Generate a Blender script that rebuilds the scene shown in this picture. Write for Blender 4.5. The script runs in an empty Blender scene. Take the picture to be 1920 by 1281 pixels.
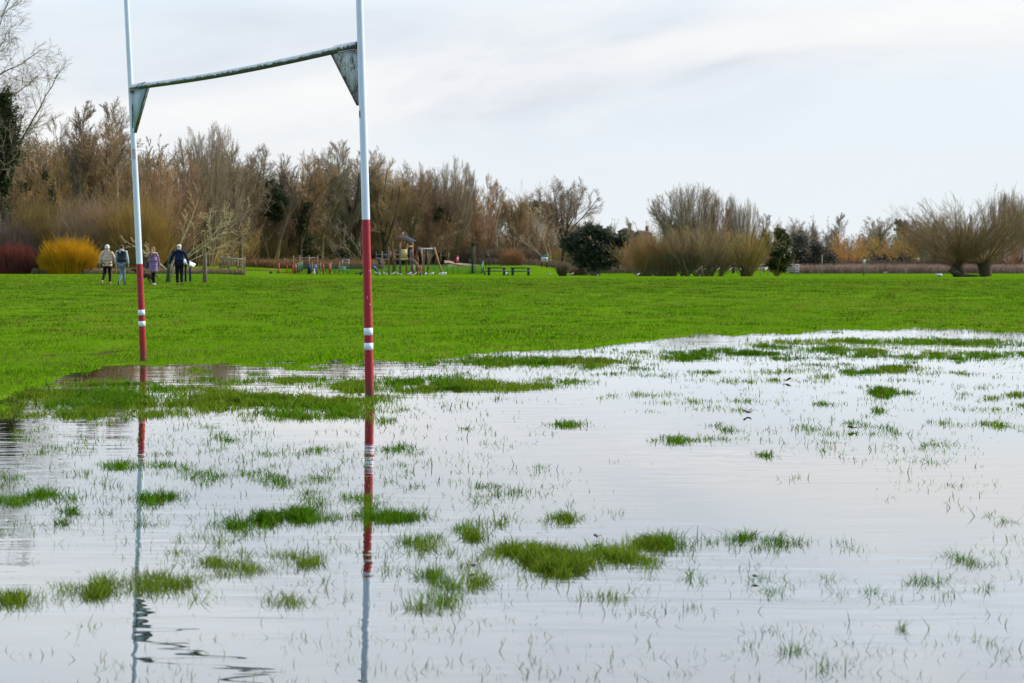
import bpy, math, random
import numpy as np
from mathutils import Vector, Matrix

# ------------------------------------------------------------------ camera, sky, sun
scn = bpy.context.scene
col = scn.collection
F = 3733.3; HY = 478.0; CAMZ = 1.2
PITCH = math.atan((640.5 - HY) / F)
cam_d = bpy.data.cameras.new('camera')
cam_d.sensor_width = 36.0; cam_d.lens = 70.0
cam_d.clip_start = 0.05; cam_d.clip_end = 9000
cam_d.dof.use_dof = True; cam_d.dof.focus_distance = 17.5; cam_d.dof.aperture_fstop = 8.0
cam = bpy.data.objects.new('camera', cam_d); col.objects.link(cam)
cam.location = (0, 0, CAMZ); cam.rotation_euler = (math.pi/2 - PITCH, 0, 0)
scn.camera = cam
scn.render.resolution_x = 1024; scn.render.resolution_y = 683
scn.view_settings.view_transform = 'Standard'; scn.view_settings.look = 'None'
scn.view_settings.gamma = 1.0; scn.view_settings.exposure = 0.0
scn.cycles.max_bounces = 6; scn.cycles.transparent_max_bounces = 12
scn.cycles.use_denoising = True

SUN_EL = math.radians(31); SUN_AZ = math.radians(70)      # azimuth from +Y (view direction) towards +X
sun_dir = Vector((math.sin(SUN_AZ)*math.cos(SUN_EL), math.cos(SUN_AZ)*math.cos(SUN_EL), math.sin(SUN_EL)))
sd = bpy.data.lights.new('sun', 'SUN'); sd.energy = 4.4; sd.angle = math.radians(2.0); sd.color = (1.0, .93, .82)
so = bpy.data.objects.new('sun', sd); col.objects.link(so)
so.rotation_euler = (-sun_dir).to_track_quat('-Z', 'Y').to_euler(); so.location = (30, 20, 40)

wd = bpy.data.worlds.new('World'); scn.world = wd; wd.use_nodes = True
nt = wd.node_tree; nt.nodes.clear(); N = nt.nodes.new; LK = nt.links.new
def mth(nt, op, a, b=None, c=None, clamp=False):
    n = nt.nodes.new('ShaderNodeMath'); n.operation = op; n.use_clamp = clamp
    for i, v in enumerate((a, b, c)):
        if v is None: continue
        if hasattr(v, 'links') or hasattr(v, 'is_linked'): nt.links.new(v, n.inputs[i])
        else: n.inputs[i].default_value = v
    return n.outputs[0]
def ramp(nt, fac, stops, interp='LINEAR'):
    n = nt.nodes.new('ShaderNodeValToRGB'); n.color_ramp.interpolation = interp
    e = n.color_ramp.elements
    while len(e) < len(stops): e.new(0.5)
    for i, (p, c) in enumerate(stops):
        e[i].position = p; e[i].color = (c[0], c[1], c[2], 1) if hasattr(c, '__len__') else (c, c, c, 1)
    nt.links.new(fac, n.inputs[0]); return n.outputs[0]
def mixc(nt, fac, a, b, mode='MIX'):
    n = nt.nodes.new('ShaderNodeMix'); n.data_type = 'RGBA'; n.blend_type = mode
    for s, v in ((n.inputs[0], fac), (n.inputs[6], a), (n.inputs[7], b)):
        if hasattr(v, 'is_linked'): nt.links.new(v, s)
        elif hasattr(v, '__len__'): s.default_value = (v[0], v[1], v[2], 1)
        else: s.default_value = v
    return n.outputs[2]
def noise(nt, vec, scale, detail=4, rough=.5, dist=0.0):
    n = nt.nodes.new('ShaderNodeTexNoise'); n.inputs['Scale'].default_value = scale
    n.inputs['Detail'].default_value = detail; n.inputs['Roughness'].default_value = rough
    n.inputs['Distortion'].default_value = dist
    if vec is not None: nt.links.new(vec, n.inputs['Vector'])
    return n.outputs['Fac']
def mapping(nt, vec, loc=(0,0,0), rot=(0,0,0), scale=(1,1,1)):
    n = nt.nodes.new('ShaderNodeMapping'); n.inputs['Location'].default_value = loc
    n.inputs['Rotation'].default_value = rot; n.inputs['Scale'].default_value = scale
    nt.links.new(vec, n.inputs['Vector']); return n.outputs[0]

sky = N('ShaderNodeTexSky'); sky.sky_type = 'NISHITA'; sky.sun_disc = False
sky.sun_elevation = SUN_EL; sky.sun_rotation = SUN_AZ; sky.air_density = 1.0; sky.dust_density = 1.5; sky.ozone_density = 1.5
tc = N('ShaderNodeTexCoord'); sep = N('ShaderNodeSeparateXYZ'); LK(tc.outputs['Generated'], sep.inputs[0])
zc = mth(nt, 'MAXIMUM', sep.outputs[2], 0.0)
yc = mth(nt, 'MAXIMUM', mth(nt, 'ABSOLUTE', sep.outputs[1]), .05)
ta = mth(nt, 'DIVIDE', sep.outputs[0], yc); te = mth(nt, 'DIVIDE', zc, yc)      # bearing and height of the sky point
cmb = N('ShaderNodeCombineXYZ'); LK(mth(nt, 'MULTIPLY', ta, 1.0), cmb.inputs[0]); LK(mth(nt, 'SUBTRACT', te, mth(nt, 'MULTIPLY', ta, .125)), cmb.inputs[1])
V_ = cmb.outputs[0]
wob = mth(nt, 'MULTIPLY_ADD', noise(nt, mapping(nt, V_, (2.2, .7, 0), scale=(5, 14, 1)), 1.0, 5, .55, .4), .050, -.025)
sb = N('ShaderNodeSeparateXYZ'); LK(V_, sb.inputs[0]); bb = mth(nt, 'ADD', sb.outputs[1], wob)
# long slanting bank of white cloud, clear pale blue under it, grey cloud over it
bank = ramp(nt, mth(nt, 'MULTIPLY', bb, 2.0), [(.06, .25), (.115, .30), (.155, .95), (.19, 1.0), (.225, .75), (.27, .55), (.30, .25), (.38, .65), (.5, .35)])
gap = ramp(nt, mth(nt, 'MULTIPLY_ADD', ta, 2.0, .5), [(.30, 1.0), (.42, .55), (.70, .12)])
under = ramp(nt, bb, [(.07, 1.0), (.085, 0.0)])
cover = mth(nt, 'MAXIMUM', bank, mth(nt, 'MULTIPLY', under, gap))
fine = noise(nt, mapping(nt, V_, (7.7, 2.2, 0), scale=(9, 30, 1)), 1.0, 6, .55, .5)
big = noise(nt, mapping(nt, V_, (1.3, 5.4, 0), scale=(4.5, 12, 1)), 1.0, 4, .5, .3)
greyness = mth(nt, 'ADD', mth(nt, 'MULTIPLY', big, .6), mth(nt, 'MULTIPLY', fine, .4))
greyness = mth(nt, 'ADD', greyness, mth(nt, 'MULTIPLY', ramp(nt, bb, [(.078, 0), (.088, 1), (.096, 1), (.106, 0)]), .10))
greyness = mth(nt, 'ADD', greyness, mth(nt, 'MULTIPLY', ramp(nt, bb, [(.03, .5), (.075, 0)]), .12))
greyness = mth(nt, 'SUBTRACT', greyness, mth(nt, 'MULTIPLY', ramp(nt, mth(nt, 'ADD', bb, mth(nt, 'MULTIPLY', ta, -.10)), [(.105, 0), (.135, 1), (.16, 1), (.2, .4)]), .07))
shade = ramp(nt, greyness, [(.36, (7.1, 7.5, 8.2)), (.45, (8.2, 8.5, 9.0)), (.52, (9.0, 9.15, 9.35)), (.62, (9.5, 9.55, 9.6))])
# the pale sky between the clouds: Nishita blue lifted by thin high cloud
thin = mixc(nt, .86, sky.outputs[0], (8.2, 9.3, 10.3))
skyc = mixc(nt, cover, thin, shade)
hz = ramp(nt, te, [(.0, 1.0), (.02, .8), (.07, 0.0)])
skyc = mixc(nt, mth(nt, 'MULTIPLY', hz, .8), skyc, (8.6, 9.1, 9.4))
# cloud is brighter higher up, towards the sun
up_ = nt.nodes.new('ShaderNodeVectorMath'); up_.operation = 'SCALE'; LK(skyc, up_.inputs[0]); LK(ramp(nt, te, [(.12, .74), (.19, 1.0)]), up_.inputs['Scale'])
up2 = nt.nodes.new('ShaderNodeVectorMath'); up2.operation = 'SCALE'; LK(up_.outputs[0], up2.inputs[0]); up2.inputs['Scale'].default_value = 1/.74; skyc = up2.outputs[0]
# the sky behind the camera is clearer and bluer: it fills the shaded sides
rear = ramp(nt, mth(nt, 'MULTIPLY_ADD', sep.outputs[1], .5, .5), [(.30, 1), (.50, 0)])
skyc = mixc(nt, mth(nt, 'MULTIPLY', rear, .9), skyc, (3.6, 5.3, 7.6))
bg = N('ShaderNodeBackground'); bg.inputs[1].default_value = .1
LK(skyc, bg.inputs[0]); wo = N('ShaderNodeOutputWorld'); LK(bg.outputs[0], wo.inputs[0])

# ------------------------------------------------------------------ helpers
rng = np.random.default_rng(11); random.seed(5)
CT, ST = math.cos(PITCH), math.sin(PITCH)
def at(px, py, Y):
    u, v = (px - 960) / F, (640.5 - py) / F
    d = (u, CT + v*ST, -ST + v*CT); t = Y / d[1]
    return Vector((d[0]*t, Y, CAMZ + d[2]*t))
LPROF = [(0, 1e6), (60, 74.7), (84, 57.5), (110, 47), (140, 38.5), (150, 36), (160, 34), (176, 29), (190, 22), (220, 20), (300, 17), (4000, 15)]
MPROF = [(0, 1e6), (60, 74.7), (84, 57.5), (110, 50), (150, 43.5), (200, 39.5), (211, 37.3), (220, 30), (230, 22), (245, 19), (300, 17), (4000, 15)]
RPROF = [(0, 1e6), (60, 74.7), (84, 57.5), (110, 50), (150, 43.5), (200, 39.5), (230, 36.5), (260, 33), (300, 30), (400, 28), (4000, 27)]
def _prof(P, Y):
    xs = np.array([p[0] for p in P[1:]], float); zs = np.array([CAMZ - p[1]*p[0]/F for p in P[1:]])
    return np.interp(Y, np.concatenate([[0, 30, 45], xs]), np.concatenate([[0, 0, 0], zs]))
def gz(x, Y):
    x = np.asarray(x, float); Y = np.asarray(Y, float)
    r = x / np.maximum(Y, 1); t = np.clip((r + .155) / .05, 0, 1); t = t*t*(3-2*t)
    w = np.clip((r - .005) / .04, 0, 1); w = w*w*(3-2*w)
    return _prof(LPROF, Y)*(1-t) + (_prof(MPROF, Y)*(1-w) + _prof(RPROF, Y)*w)*t
def gpt(px, Y):
    x = (px - 960) / F * Y / CT
    return Vector((x, Y, float(gz(x, Y))))
def tag(o, label=None, cat=None, group=None, kind=None):
    if label: o['label'] = label
    if cat: o['category'] = cat
    if group: o['group'] = group
    if kind: o['kind'] = kind
    return o
def thing(name, label, cat, loc=(0,0,0), rz=0, group=None):
    o = bpy.data.objects.new(name, None); col.objects.link(o); o.empty_display_size = .2
    o.location = loc; o.rotation_euler = (0, 0, rz)
    return tag(o, label, cat, group)
def link(name, me, mat, parent=None):
    o = bpy.data.objects.new(name, me); col.objects.link(o)
    if parent: o.parent = parent
    for m in (mat if isinstance(mat, (list, tuple)) else [mat]): me.materials.append(m)
    return o
def np_mesh(name, V, Q=None, T=None, smooth=False, attr=None):
    """V (n,3); Q (m,4) quads; T (k,3) tris; attr (n,3) colours"""
    me = bpy.data.meshes.new(name); V = np.ascontiguousarray(V, np.float32)
    me.vertices.add(len(V)); me.vertices.foreach_set('co', V.ravel())
    idx = []; st = []; off = 0
    if Q is not None and len(Q): idx.append(np.asarray(Q).ravel()); st.append(np.arange(len(Q))*4); off = 4*len(Q)
    if T is not None and len(T): idx.append(np.asarray(T).ravel()); st.append(off + np.arange(len(T))*3)
    idx = np.concatenate(idx).astype(np.int32); st = np.concatenate(st).astype(np.int32)
    me.loops.add(len(idx)); me.loops.foreach_set('vertex_index', idx)
    me.polygons.add(len(st)); me.polygons.foreach_set('loop_start', st)
    me.update(calc_edges=True)
    if smooth: me.polygons.foreach_set('use_smooth', np.ones(len(st), bool))
    if attr is not None:
        a = me.color_attributes.new('tint', 'FLOAT_COLOR', 'POINT')
        c = np.ones((len(V), 4), np.float32); c[:, :3] = attr; a.data.foreach_set('color', c.ravel())
    return me
class MB:
    def __init__(s): s.v = []; s.q = []; s.t = []; s.n = 0; s.mi = []
    def add(s, V, Q=(), T=(), m=0):
        V = np.asarray(V, float).reshape(-1, 3)
        for q in Q: (s.q if len(q) == 4 else s.t).append(tuple(i + s.n for i in q))
        for t in T: s.t.append(tuple(i + s.n for i in t))
        s.v.append(V); s.n += len(V); return s
    def box(s, c, size, rot=None, taper=1.0):
        hx, hy, hz_ = size[0]/2, size[1]/2, size[2]/2
        P = [Vector((x*hx*(taper if z > 0 else 1), y*hy*(taper if z > 0 else 1), z*hz_)) for z in (-1, 1) for x, y in ((-1,-1),(1,-1),(1,1),(-1,1))]
        if rot is not None: P = [rot @ p for p in P]
        P = [p + Vector(c) for p in P]
        return s.add([tuple(p) for p in P], [(3,2,1,0),(4,5,6,7),(0,1,5,4),(1,2,6,5),(2,3,7,6),(3,0,4,7)])
    def bar(s, a, b, w, h=None):
        a, b = Vector(a), Vector(b); d = b - a
        R = d.to_track_quat('Z', 'Y').to_matrix()
        return s.box((a+b)/2, (w, h or w, d.length), R)
    def tube(s, pts, rad, n=10, cap=True):
        pts = [Vector(p) for p in pts]; K = len(pts)
        if not hasattr(rad, '__len__'): rad = [rad]*K
        V = []; up = None
        for i, p in enumerate(pts):
            d = (pts[min(i+1, K-1)] - pts[max(i-1, 0)]).normalized()
            if up is None: up = Vector((0, 1, 0)) if abs(d.z) > .8 else Vector((0, 0, 1))
            a = d.cross(up).normalized(); b = a.cross(d).normalized(); up = b
            for k in range(n):
                t = 2*math.pi*k/n; V.append(p + (a*math.cos(t) + b*math.sin(t))*rad[i])
        Q = [(i*n+k, i*n+(k+1) % n, (i+1)*n+(k+1) % n, (i+1)*n+k) for i in range(K-1) for k in range(n)]
        T = []
        if cap:
            V += [pts[0], pts[-1]]; c0, c1 = K*n, K*n+1
            for k in range(n): T.append((c0, (k+1) % n, k)); T.append((c1, (K-1)*n+k, (K-1)*n+(k+1) % n))
        return s.add([tuple(v) for v in V], Q, T)
    def sphere(s, c, r, n=10, m=7, f=None):
        r = (r, r, r) if not hasattr(r, '__len__') else r
        V = []
        for j in range(m+1):
            ph = math.pi*j/m
            for k in range(n):
                t = 2*math.pi*k/n; p = Vector((math.sin(ph)*math.cos(t), math.sin(ph)*math.sin(t), math.cos(ph)))
                p = Vector((p.x*r[0], p.y*r[1], p.z*r[2]))
                if f: p = f(p)
                V.append(tuple(Vector(c) + p))
        Q = [(j*n+k, (j+1)*n+k, (j+1)*n+(k+1) % n, j*n+(k+1) % n) for j in range(m) for k in range(n)]
        return s.add(V, Q)
    def prism(s, poly, vec):
        n = len(poly); P = [Vector(p) for p in poly]; vec = Vector(vec)
        V = [tuple(p) for p in P] + [tuple(p+vec) for p in P]
        Q = [(i, (i+1) % n, n+(i+1) % n, n+i) for i in range(n)]
        T = [(0, i+1, i) for i in range(1, n-1)] + [(n, n+i, n+i+1) for i in range(1, n-1)]
        return s.add(V, Q, T)
    def build(s, name, mat, parent=None, smooth=False):
        me = np_mesh(name, np.concatenate(s.v), s.q, s.t, smooth)
        return link(name, me, mat, parent)

# ------------------------------------------------------------------ materials
MATS = {}
def new_mat(name):
    m = bpy.data.materials.new(name); m.use_nodes = True; t = m.node_tree
    return m, t, t.nodes['Principled BSDF']
def mat(name, c, rough=.6, c2=None, scale=8, spec=.5, metal=0, bump=0, lo=.35, hi=.65, detail=5):
    if name in MATS: return MATS[name]
    m, t, b = new_mat(name)
    b.inputs['Roughness'].default_value = rough; b.inputs['Metallic'].default_value = metal
    b.inputs['Specular IOR Level'].default_value = spec
    tc = t.nodes.new('ShaderNodeTexCoord')
    n = noise(t, tc.outputs['Object'], scale, detail, .6)
    c2 = c2 or tuple(x*.72 for x in c)
    t.links.new(ramp(t, n, [(lo, c), (hi, c2)]), b.inputs['Base Color'])
    if bump:
        bn = t.nodes.new('ShaderNodeBump'); bn.inputs['Distance'].default_value = bump
        t.links.new(noise(t, tc.outputs['Object'], scale*3, 4), bn.inputs['Height']); t.links.new(bn.outputs[0], b.inputs['Normal'])
    MATS[name] = m; return m
def bark(name, c, c2, rough=.9, scale=3.0, var=.35):
    """twigs and bark: noise patches + a small difference from tree to tree"""
    if name in MATS: return MATS[name]
    m, t, b = new_mat(name)
    b.inputs['Roughness'].default_value = rough; b.inputs['Specular IOR Level'].default_value = .15
    tc = t.nodes.new('ShaderNodeTexCoord'); oi = t.nodes.new('ShaderNodeObjectInfo')
    n = noise(t, tc.outputs['Object'], scale, 3, .6)
    cc = ramp(t, n, [(.38, c), (.62, c2)])
    hs = t.nodes.new('ShaderNodeHueSaturation'); t.links.new(cc, hs.inputs['Color'])
    t.links.new(mth(t, 'MULTIPLY_ADD', oi.outputs['Random'], var, 1-var/2), hs.inputs['Value'])
    t.links.new(mth(t, 'MULTIPLY_ADD', oi.outputs['Random'], .03, .485), hs.inputs['Hue'])
    t.links.new(hs.outputs[0], b.inputs['Base Color'])
    MATS[name] = m; return m
def leafy(name, c, c2, scale=1.2):
    if name in MATS: return MATS[name]
    m, t, b = new_mat(name)
    b.inputs['Roughness'].default_value = .55; b.inputs['Specular IOR Level'].default_value = .35
    tc = t.nodes.new('ShaderNodeTexCoord'); n = noise(t, tc.outputs['Object'], scale, 5, .7)
    cc = ramp(t, n, [(.35, c), (.65, c2)]); t.links.new(cc, b.inputs['Base Color'])
    tr = t.nodes.new('ShaderNodeBsdfTranslucent'); t.links.new(cc, tr.inputs[0])
    mx = t.nodes.new('ShaderNodeMixShader'); mx.inputs[0].default_value = .25
    out = t.nodes['Material Output']
    t.links.new(b.outputs[0], mx.inputs[1]); t.links.new(tr.outputs[0], mx.inputs[2]); t.links.new(mx.outputs[0], out.inputs[0])
    MATS[name] = m; return m

# ------------------------------------------------------------------ the flooded field: which spots are lawn, tuft or open water
# traced once as (screen x, screen y) of the photograph and turned into metres on the ground plane
LAWN_B = [(-400, 800), (0, 768), (40, 742), (110, 725), (200, 694), (300, 690), (450, 692), (600, 692), (690, 676), (760, 682), (860, 676), (1000, 660), (1100, 655), (1200, 640), (1300, 634), (1420, 632), (1550, 622), (1700, 618), (1920, 624), (2400, 630)]
# x, y, rx, ry, density
PATCH = [(1200,660,90,5,.4),(1480,672,60,5,.4),(1550,685,80,5,.35),(1250,705,90,5,.3),(1420,715,120,5,.3),(1800,700,90,5,.35),(1130,700,60,5,.35),(1700,725,120,5,.25),(1350,770,160,8,.22),(1850,770,80,6,.3),(60,762,90,12,.75),(20,776,50,8,.6),(105,737,85,11,.8),(420,757,270,17,1.0),(330,745,160,12,.9),(570,771,110,13,.95),(180,779,150,9,.75),(110,742,110,13,.8),(230,722,150,10,.55),(480,716,190,9,.55),(330,733,150,9,.6),
 (800,722,180,14,.85),(700,716,80,9,.8),(930,722,120,9,.7),(1050,714,60,9,.6),(660,729,34,12,1),(640,780,50,8,.6),(575,716,60,8,.7),
 (1060,679,125,9,.95),(950,683,60,7,.7),(880,674,80,8,.6),
 (1350,662,130,9,.78),(1290,672,80,6,.7),(1440,650,60,7,.6),(1640,641,180,7,.8),(1830,642,120,8,.78),(1610,662,80,9,.75),(1560,655,60,8,.6),(1820,666,140,9,.78),(1720,672,50,7,.6),(1630,696,100,7,.75),(1700,692,50,6,.8),
 (1560,706,30,5,.7),(1460,697,38,5,.6),(1657,737,22,7,1),(1700,737,30,4,.4),(1290,725,26,4,.6),(1220,741,50,6,.4),(1238,756,30,4,.5),(1150,745,25,5,.6),(1300,753,40,5,.4),(1390,752,30,4,.4),(1480,752,25,4,.4),(1551,758,22,4,.6),(1643,771,17,5,.7),(1700,749,40,4,.4),(1800,745,25,4,.5),(1862,747,20,4,.6),(1905,741,20,6,.7),
 (1190,690,70,5,.4),(1330,700,60,5,.4),(1700,714,60,4,.3),(1880,706,50,5,.4),
 (735,752,30,10,.6),(700,758,30,9,.5),(670,776,40,8,.6),(722,791,18,8,.5),(750,832,22,8,.7),(790,822,30,6,.3),(758,851,60,10,.25),(1060,798,42,6,.65),(900,800,60,6,.3),(960,815,60,8,.3),(1362,808,17,6,.6),(1267,828,42,9,.65),(1330,828,50,10,.35),(1439,854,19,6,.65),(1639,839,22,7,.7),(1530,856,60,14,.25),(1600,810,14,9,.3),(1750,800,30,5,.4),(1870,798,50,7,.5),(1780,795,20,5,.6),(1760,835,30,7,.3),(1510,815,12,6,.4),
 (920,913,40,9,.35),(1180,860,30,12,.2),
 (300,873,30,7,.5),(230,876,38,9,.5),(140,844,24,10,.6),(100,838,30,7,.3),(60,850,35,8,.25),(330,898,40,9,.4),(390,898,50,12,.4),(205,895,60,9,.35),(160,888,35,7,.4),(440,930,20,6,.45),(300,813,26,8,.3),(215,832,10,5,.5),(370,887,40,12,.3),
 (270,943,55,15,.9),(120,930,60,12,.75),(215,942,50,9,.7),(70,924,20,8,.6),(130,962,25,9,.7),(20,944,35,11,.5),(320,940,28,12,.5),
 (480,972,75,18,1.0),(560,964,32,13,.9),(430,985,38,14,.8),(520,1000,60,14,.6),(407,1022,28,12,.95),(370,1018,40,14,.45),(450,1040,60,10,.3),(350,1058,70,12,.4),(255,985,60,18,.3),(575,1059,28,12,.6),(90,985,20,7,.5),(120,985,12,8,.6),
 (600,985,70,14,.35),(640,1000,40,10,.3),(745,973,55,10,.75),(710,970,40,9,.6),(910,978,38,12,.6),(935,985,30,6,.5),(1056,975,45,9,.75),(1130,962,40,8,.45),(1020,950,60,8,.25),(900,1008,30,8,.95),(860,995,40,8,.5),(770,1030,42,18,.95),(760,1005,40,8,.6),(830,1035,40,16,.6),(800,1008,70,9,.35),
 (725,1069,36,11,1.0),(680,1050,30,14,.4),(1010,1045,72,24,1.0),(1055,1065,60,28,1.0),(1110,1050,60,22,.85),(970,1030,40,10,.8),(1120,1030,50,14,.7),(1170,1050,50,16,.7),(1245,1022,42,15,.95),(1190,1028,50,14,.6),(1330,1020,60,14,.45),(1390,1010,50,12,.5),(1480,1019,34,9,.7),(1440,1012,40,9,.5),(1400,1030,70,18,.25),(1300,1092,36,18,.75),(1200,1112,34,10,.7),(1000,1108,22,12,.6),(1070,1100,55,14,.6),(940,1095,40,10,.3),
 (810,1085,30,9,.8),(860,1098,42,13,.75),(800,1142,70,20,.5),(870,1132,40,12,.5),(820,1140,24,12,.75),(745,1140,25,14,.4),(960,1175,30,9,.3),(870,1190,40,14,.55),(910,1180,14,9,.5),
 (180,1105,36,20,.85),(150,1110,50,16,.35),(250,1105,80,14,.5),(320,1100,40,10,.4),(25,1132,42,14,.85),(80,1135,50,14,.35),(540,1105,60,14,.35),(600,1112,40,14,.4),(520,1134,50,8,.45),(640,1125,20,12,.4),(155,1178,18,12,.45),(60,1235,36,14,.4),(618,1207,10,8,.5),(1,1240,18,12,.5),
 (1435,1072,30,15,.75),(1450,1100,70,20,.3),(1390,1080,50,20,.3),(1600,1035,40,22,.25),(1640,1060,60,16,.2),(1640,1130,46,14,.6),(1690,1125,30,12,.4),(1720,1098,24,9,.5),(1770,1122,26,8,.45),(1560,1100,40,30,.15),(1850,1110,20,12,.3),(1700,1185,50,10,.35),(1500,1225,40,12,.45),(1560,1256,36,12,.7),(1620,1232,36,10,.3),(1740,1236,50,10,.35),(1830,1215,60,24,.4),(1895,1175,30,16,.5),(1900,1238,40,26,.55),(1420,1222,30,12,.25),(1230,1150,40,10,.5),(1280,1145,40,14,.3),(1820,1180,40,20,.25)]
def to_px(x, Y):
    Yc = np.maximum(Y, .5); return 960 + F*x/Yc*CT, HY + F*CAMZ/Yc
_perm = rng.random((64, 64))
def vnoise(x, y):
    xi = np.floor(x).astype(int); yi = np.floor(y).astype(int); fx = x-xi; fy = y-yi
    fx = fx*fx*(3-2*fx); fy = fy*fy*(3-2*fy); g = lambda a, b: _perm[a % 64, b % 64]
    return (g(xi, yi)*(1-fx)+g(xi+1, yi)*fx)*(1-fy) + (g(xi, yi+1)*(1-fx)+g(xi+1, yi+1)*fx)*fy
def fbm(x, y, o=4):
    s = 0; a = .5; t = 0
    for i in range(o): s = s + a*vnoise(x*2**i+17*i, y*2**i+5*i); t += a; a *= .55
    return s/t
LBX = np.array([p[0] for p in LAWN_B], float); LBY = np.array([p[1] for p in LAWN_B], float)
def lawn_mask(x, Y):
    """1 lawn, 0 flooded; soft edge"""
    px, py = to_px(x, Y); b = np.interp(px, LBX, LBY)
    k = np.clip((py-600)*.006, .35, 1)
    return np.clip(.5 + (b - py + k*((fbm(x*.7+3, Y*.35)-.5)*38 + (fbm(x*3, Y*1.3, 3)-.5)*46)) / (42*k), 0, 1)
def patch_mask(x, Y):
    px, py = to_px(x, Y)
    px = px + (fbm(x*2+50, Y*1.2)-.5)*60; py = py + (fbm(x*2, Y*1.2+30)-.5)*np.clip((py-600)*.08, 3, 22)
    D = np.zeros_like(px)
    for (cx, cy, rx, ry, d) in PATCH:
        q = ((px-cx)/rx)**2 + ((py-cy)/ry)**2
        D = np.maximum(D, d*np.clip(1.35-q, 0, 1)**.8*(1 if d > .8 else .9))
    return np.clip(D, 0, 1)
def field_z(x, Y):
    """height of the soil: lawn just above the water line, hollows a few centimetres under it"""
    L = lawn_mask(x, Y); base = gz(x, Y)
    near = np.clip((70 - Y)/30, 0, 1)
    D = np.where((Y > 4) & (Y < 40), patch_mask(x, Y), 0)
    low = -.05 + .028*D**1.5 + (fbm(x*1.5, Y*1.5)-.5)*.02
    up = .018 + (fbm(x*.5, Y*.4)-.5)*.05 + (fbm(x*4, Y*4, 2)-.5)*.018
    return base + near*(low*(1-L) + np.maximum(up, -.004)*L) + (1-near)*((fbm(x*.03+9, Y*.02)-.5)*.10+.02)

# ground sheet, one mesh from behind the camera to the horizon
rows = np.concatenate([np.linspace(-40, 2.5, 12), 2.6*np.exp(np.linspace(0, math.log(60/2.6), 520)), 60.5*np.exp(np.linspace(0, math.log(4000/60.5), 170))])
u = np.linspace(-1, 1, 421); u = np.sign(u)*(.45*np.abs(u)+.55*np.abs(u)**3)
YY, UU = np.meshgrid(rows, u, indexing='ij'); XX = UU*(np.abs(YY)*.62 + 14)
ZZ = field_z(XX.ravel(), YY.ravel()).reshape(XX.shape)
nr, nc = XX.shape; ii = np.arange(nr*nc).reshape(nr, nc)
Q = np.stack([ii[:-1,:-1], ii[:-1,1:], ii[1:,1:], ii[1:,:-1]], -1).reshape(-1, 4)
Lm = lawn_mask(XX.ravel(), YY.ravel()); Dm = np.where((YY.ravel() > 4) & (YY.ravel() < 40), patch_mask(XX.ravel(), YY.ravel()), 0)
wet = np.clip(np.maximum(Lm, Dm*.8), 0, 1)
gm = np_mesh('ground', np.stack([XX, YY, ZZ], -1).reshape(-1, 3), Q, smooth=True, attr=np.stack([wet, wet, wet], -1))
m, t, b = new_mat('ground_soil_and_turf'); b.inputs['Roughness'].default_value = .9; b.inputs['Specular IOR Level'].default_value = 0
tc = t.nodes.new('ShaderNodeTexCoord'); at_ = t.nodes.new('ShaderNodeAttribute'); at_.attribute_name = 'tint'
P_ = tc.outputs['Object']
n1 = noise(t, mapping(t, P_, scale=(1, .45, 1)), .16, 5, .6); n2 = noise(t, mapping(t, P_, scale=(1, .35, 1)), 2.2, 4, .65); n3 = noise(t, P_, 14, 3, .7)
turf = ramp(t, n1, [(.32, (.066, .152, .006)), (.5, (.092, .176, .008)), (.68, (.135, .170, .020))])
turf = mixc(t, ramp(t, n2, [(.40, .0), (.60, .95)]), turf, (.055, .165, .001))
turf = mixc(t, ramp(t, n3, [(.45, .0), (.7, .55)]), turf, (.17, .29, .006))
mud = ramp(t, n2, [(.35, (.055, .042, .024)), (.65, (.085, .066, .040))])
t.links.new(mixc(t, ramp(t, at_.outputs['Fac'], [(.35, 0), (.7, 1)]), mud, turf), b.inputs['Base Color'])
bn = t.nodes.new('ShaderNodeBump'); bn.inputs['Distance'].default_value = .05; bn.inputs['Strength'].default_value = .8
t.links.new(noise(t, mapping(t, P_, scale=(1, .6, 1)), 5, 5, .7), bn.inputs['Height']); t.links.new(bn.outputs[0], b.inputs['Normal'])
tag(link('ground', gm, m), 'green playing field turf and mud under flood water', kind='structure')

# flood water sheet
wy = np.concatenate([[-35], np.linspace(-10, 58, 60)]); wx = np.linspace(-26, 26, 40)
WX, WY = np.meshgrid(wx, wy); ii = np.arange(WX.size).reshape(WX.shape)
Q = np.stack([ii[:-1,:-1], ii[:-1,1:], ii[1:,1:], ii[1:,:-1]], -1).reshape(-1, 4)
wm = np_mesh('flood_water', np.stack([WX.ravel(), WY.ravel(), np.full(WX.size, .0)], -1), Q, smooth=True)
m = bpy.data.materials.new('flood_water'); m.use_nodes = True; t = m.node_tree; t.nodes.clear()
out = t.nodes.new('ShaderNodeOutputMaterial'); tc = t.nodes.new('ShaderNodeTexCoord'); P_ = tc.outputs['Object']
rip = noise(t, mapping(t, P_, rot=(0, 0, .12), scale=(3.0, 8, 1)), 1.0, 1, .5, .6)
rip2 = noise(t, mapping(t, P_, rot=(0, 0, .2), scale=(.7, 3.4, 1)), 1.0, 2, .5, .4)
calm = ramp(t, noise(t, P_, .22, 3), [(.36, .30), (.62, 1)])
h = mth(t, 'MULTIPLY', mth(t, 'ADD', mth(t, 'MULTIPLY', rip, .45), rip2), calm)
bn = t.nodes.new('ShaderNodeBump'); bn.inputs['Strength'].default_value = 1; bn.inputs['Distance'].default_value = .0030
t.links.new(h, bn.inputs['Height'])
gl = t.nodes.new('ShaderNodeBsdfGlossy'); gl.inputs['Roughness'].default_value = .015; gl.inputs['Color'].default_value = (.985, .985, .985, 1)
t.links.new(bn.outputs[0], gl.inputs['Normal'])
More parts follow.
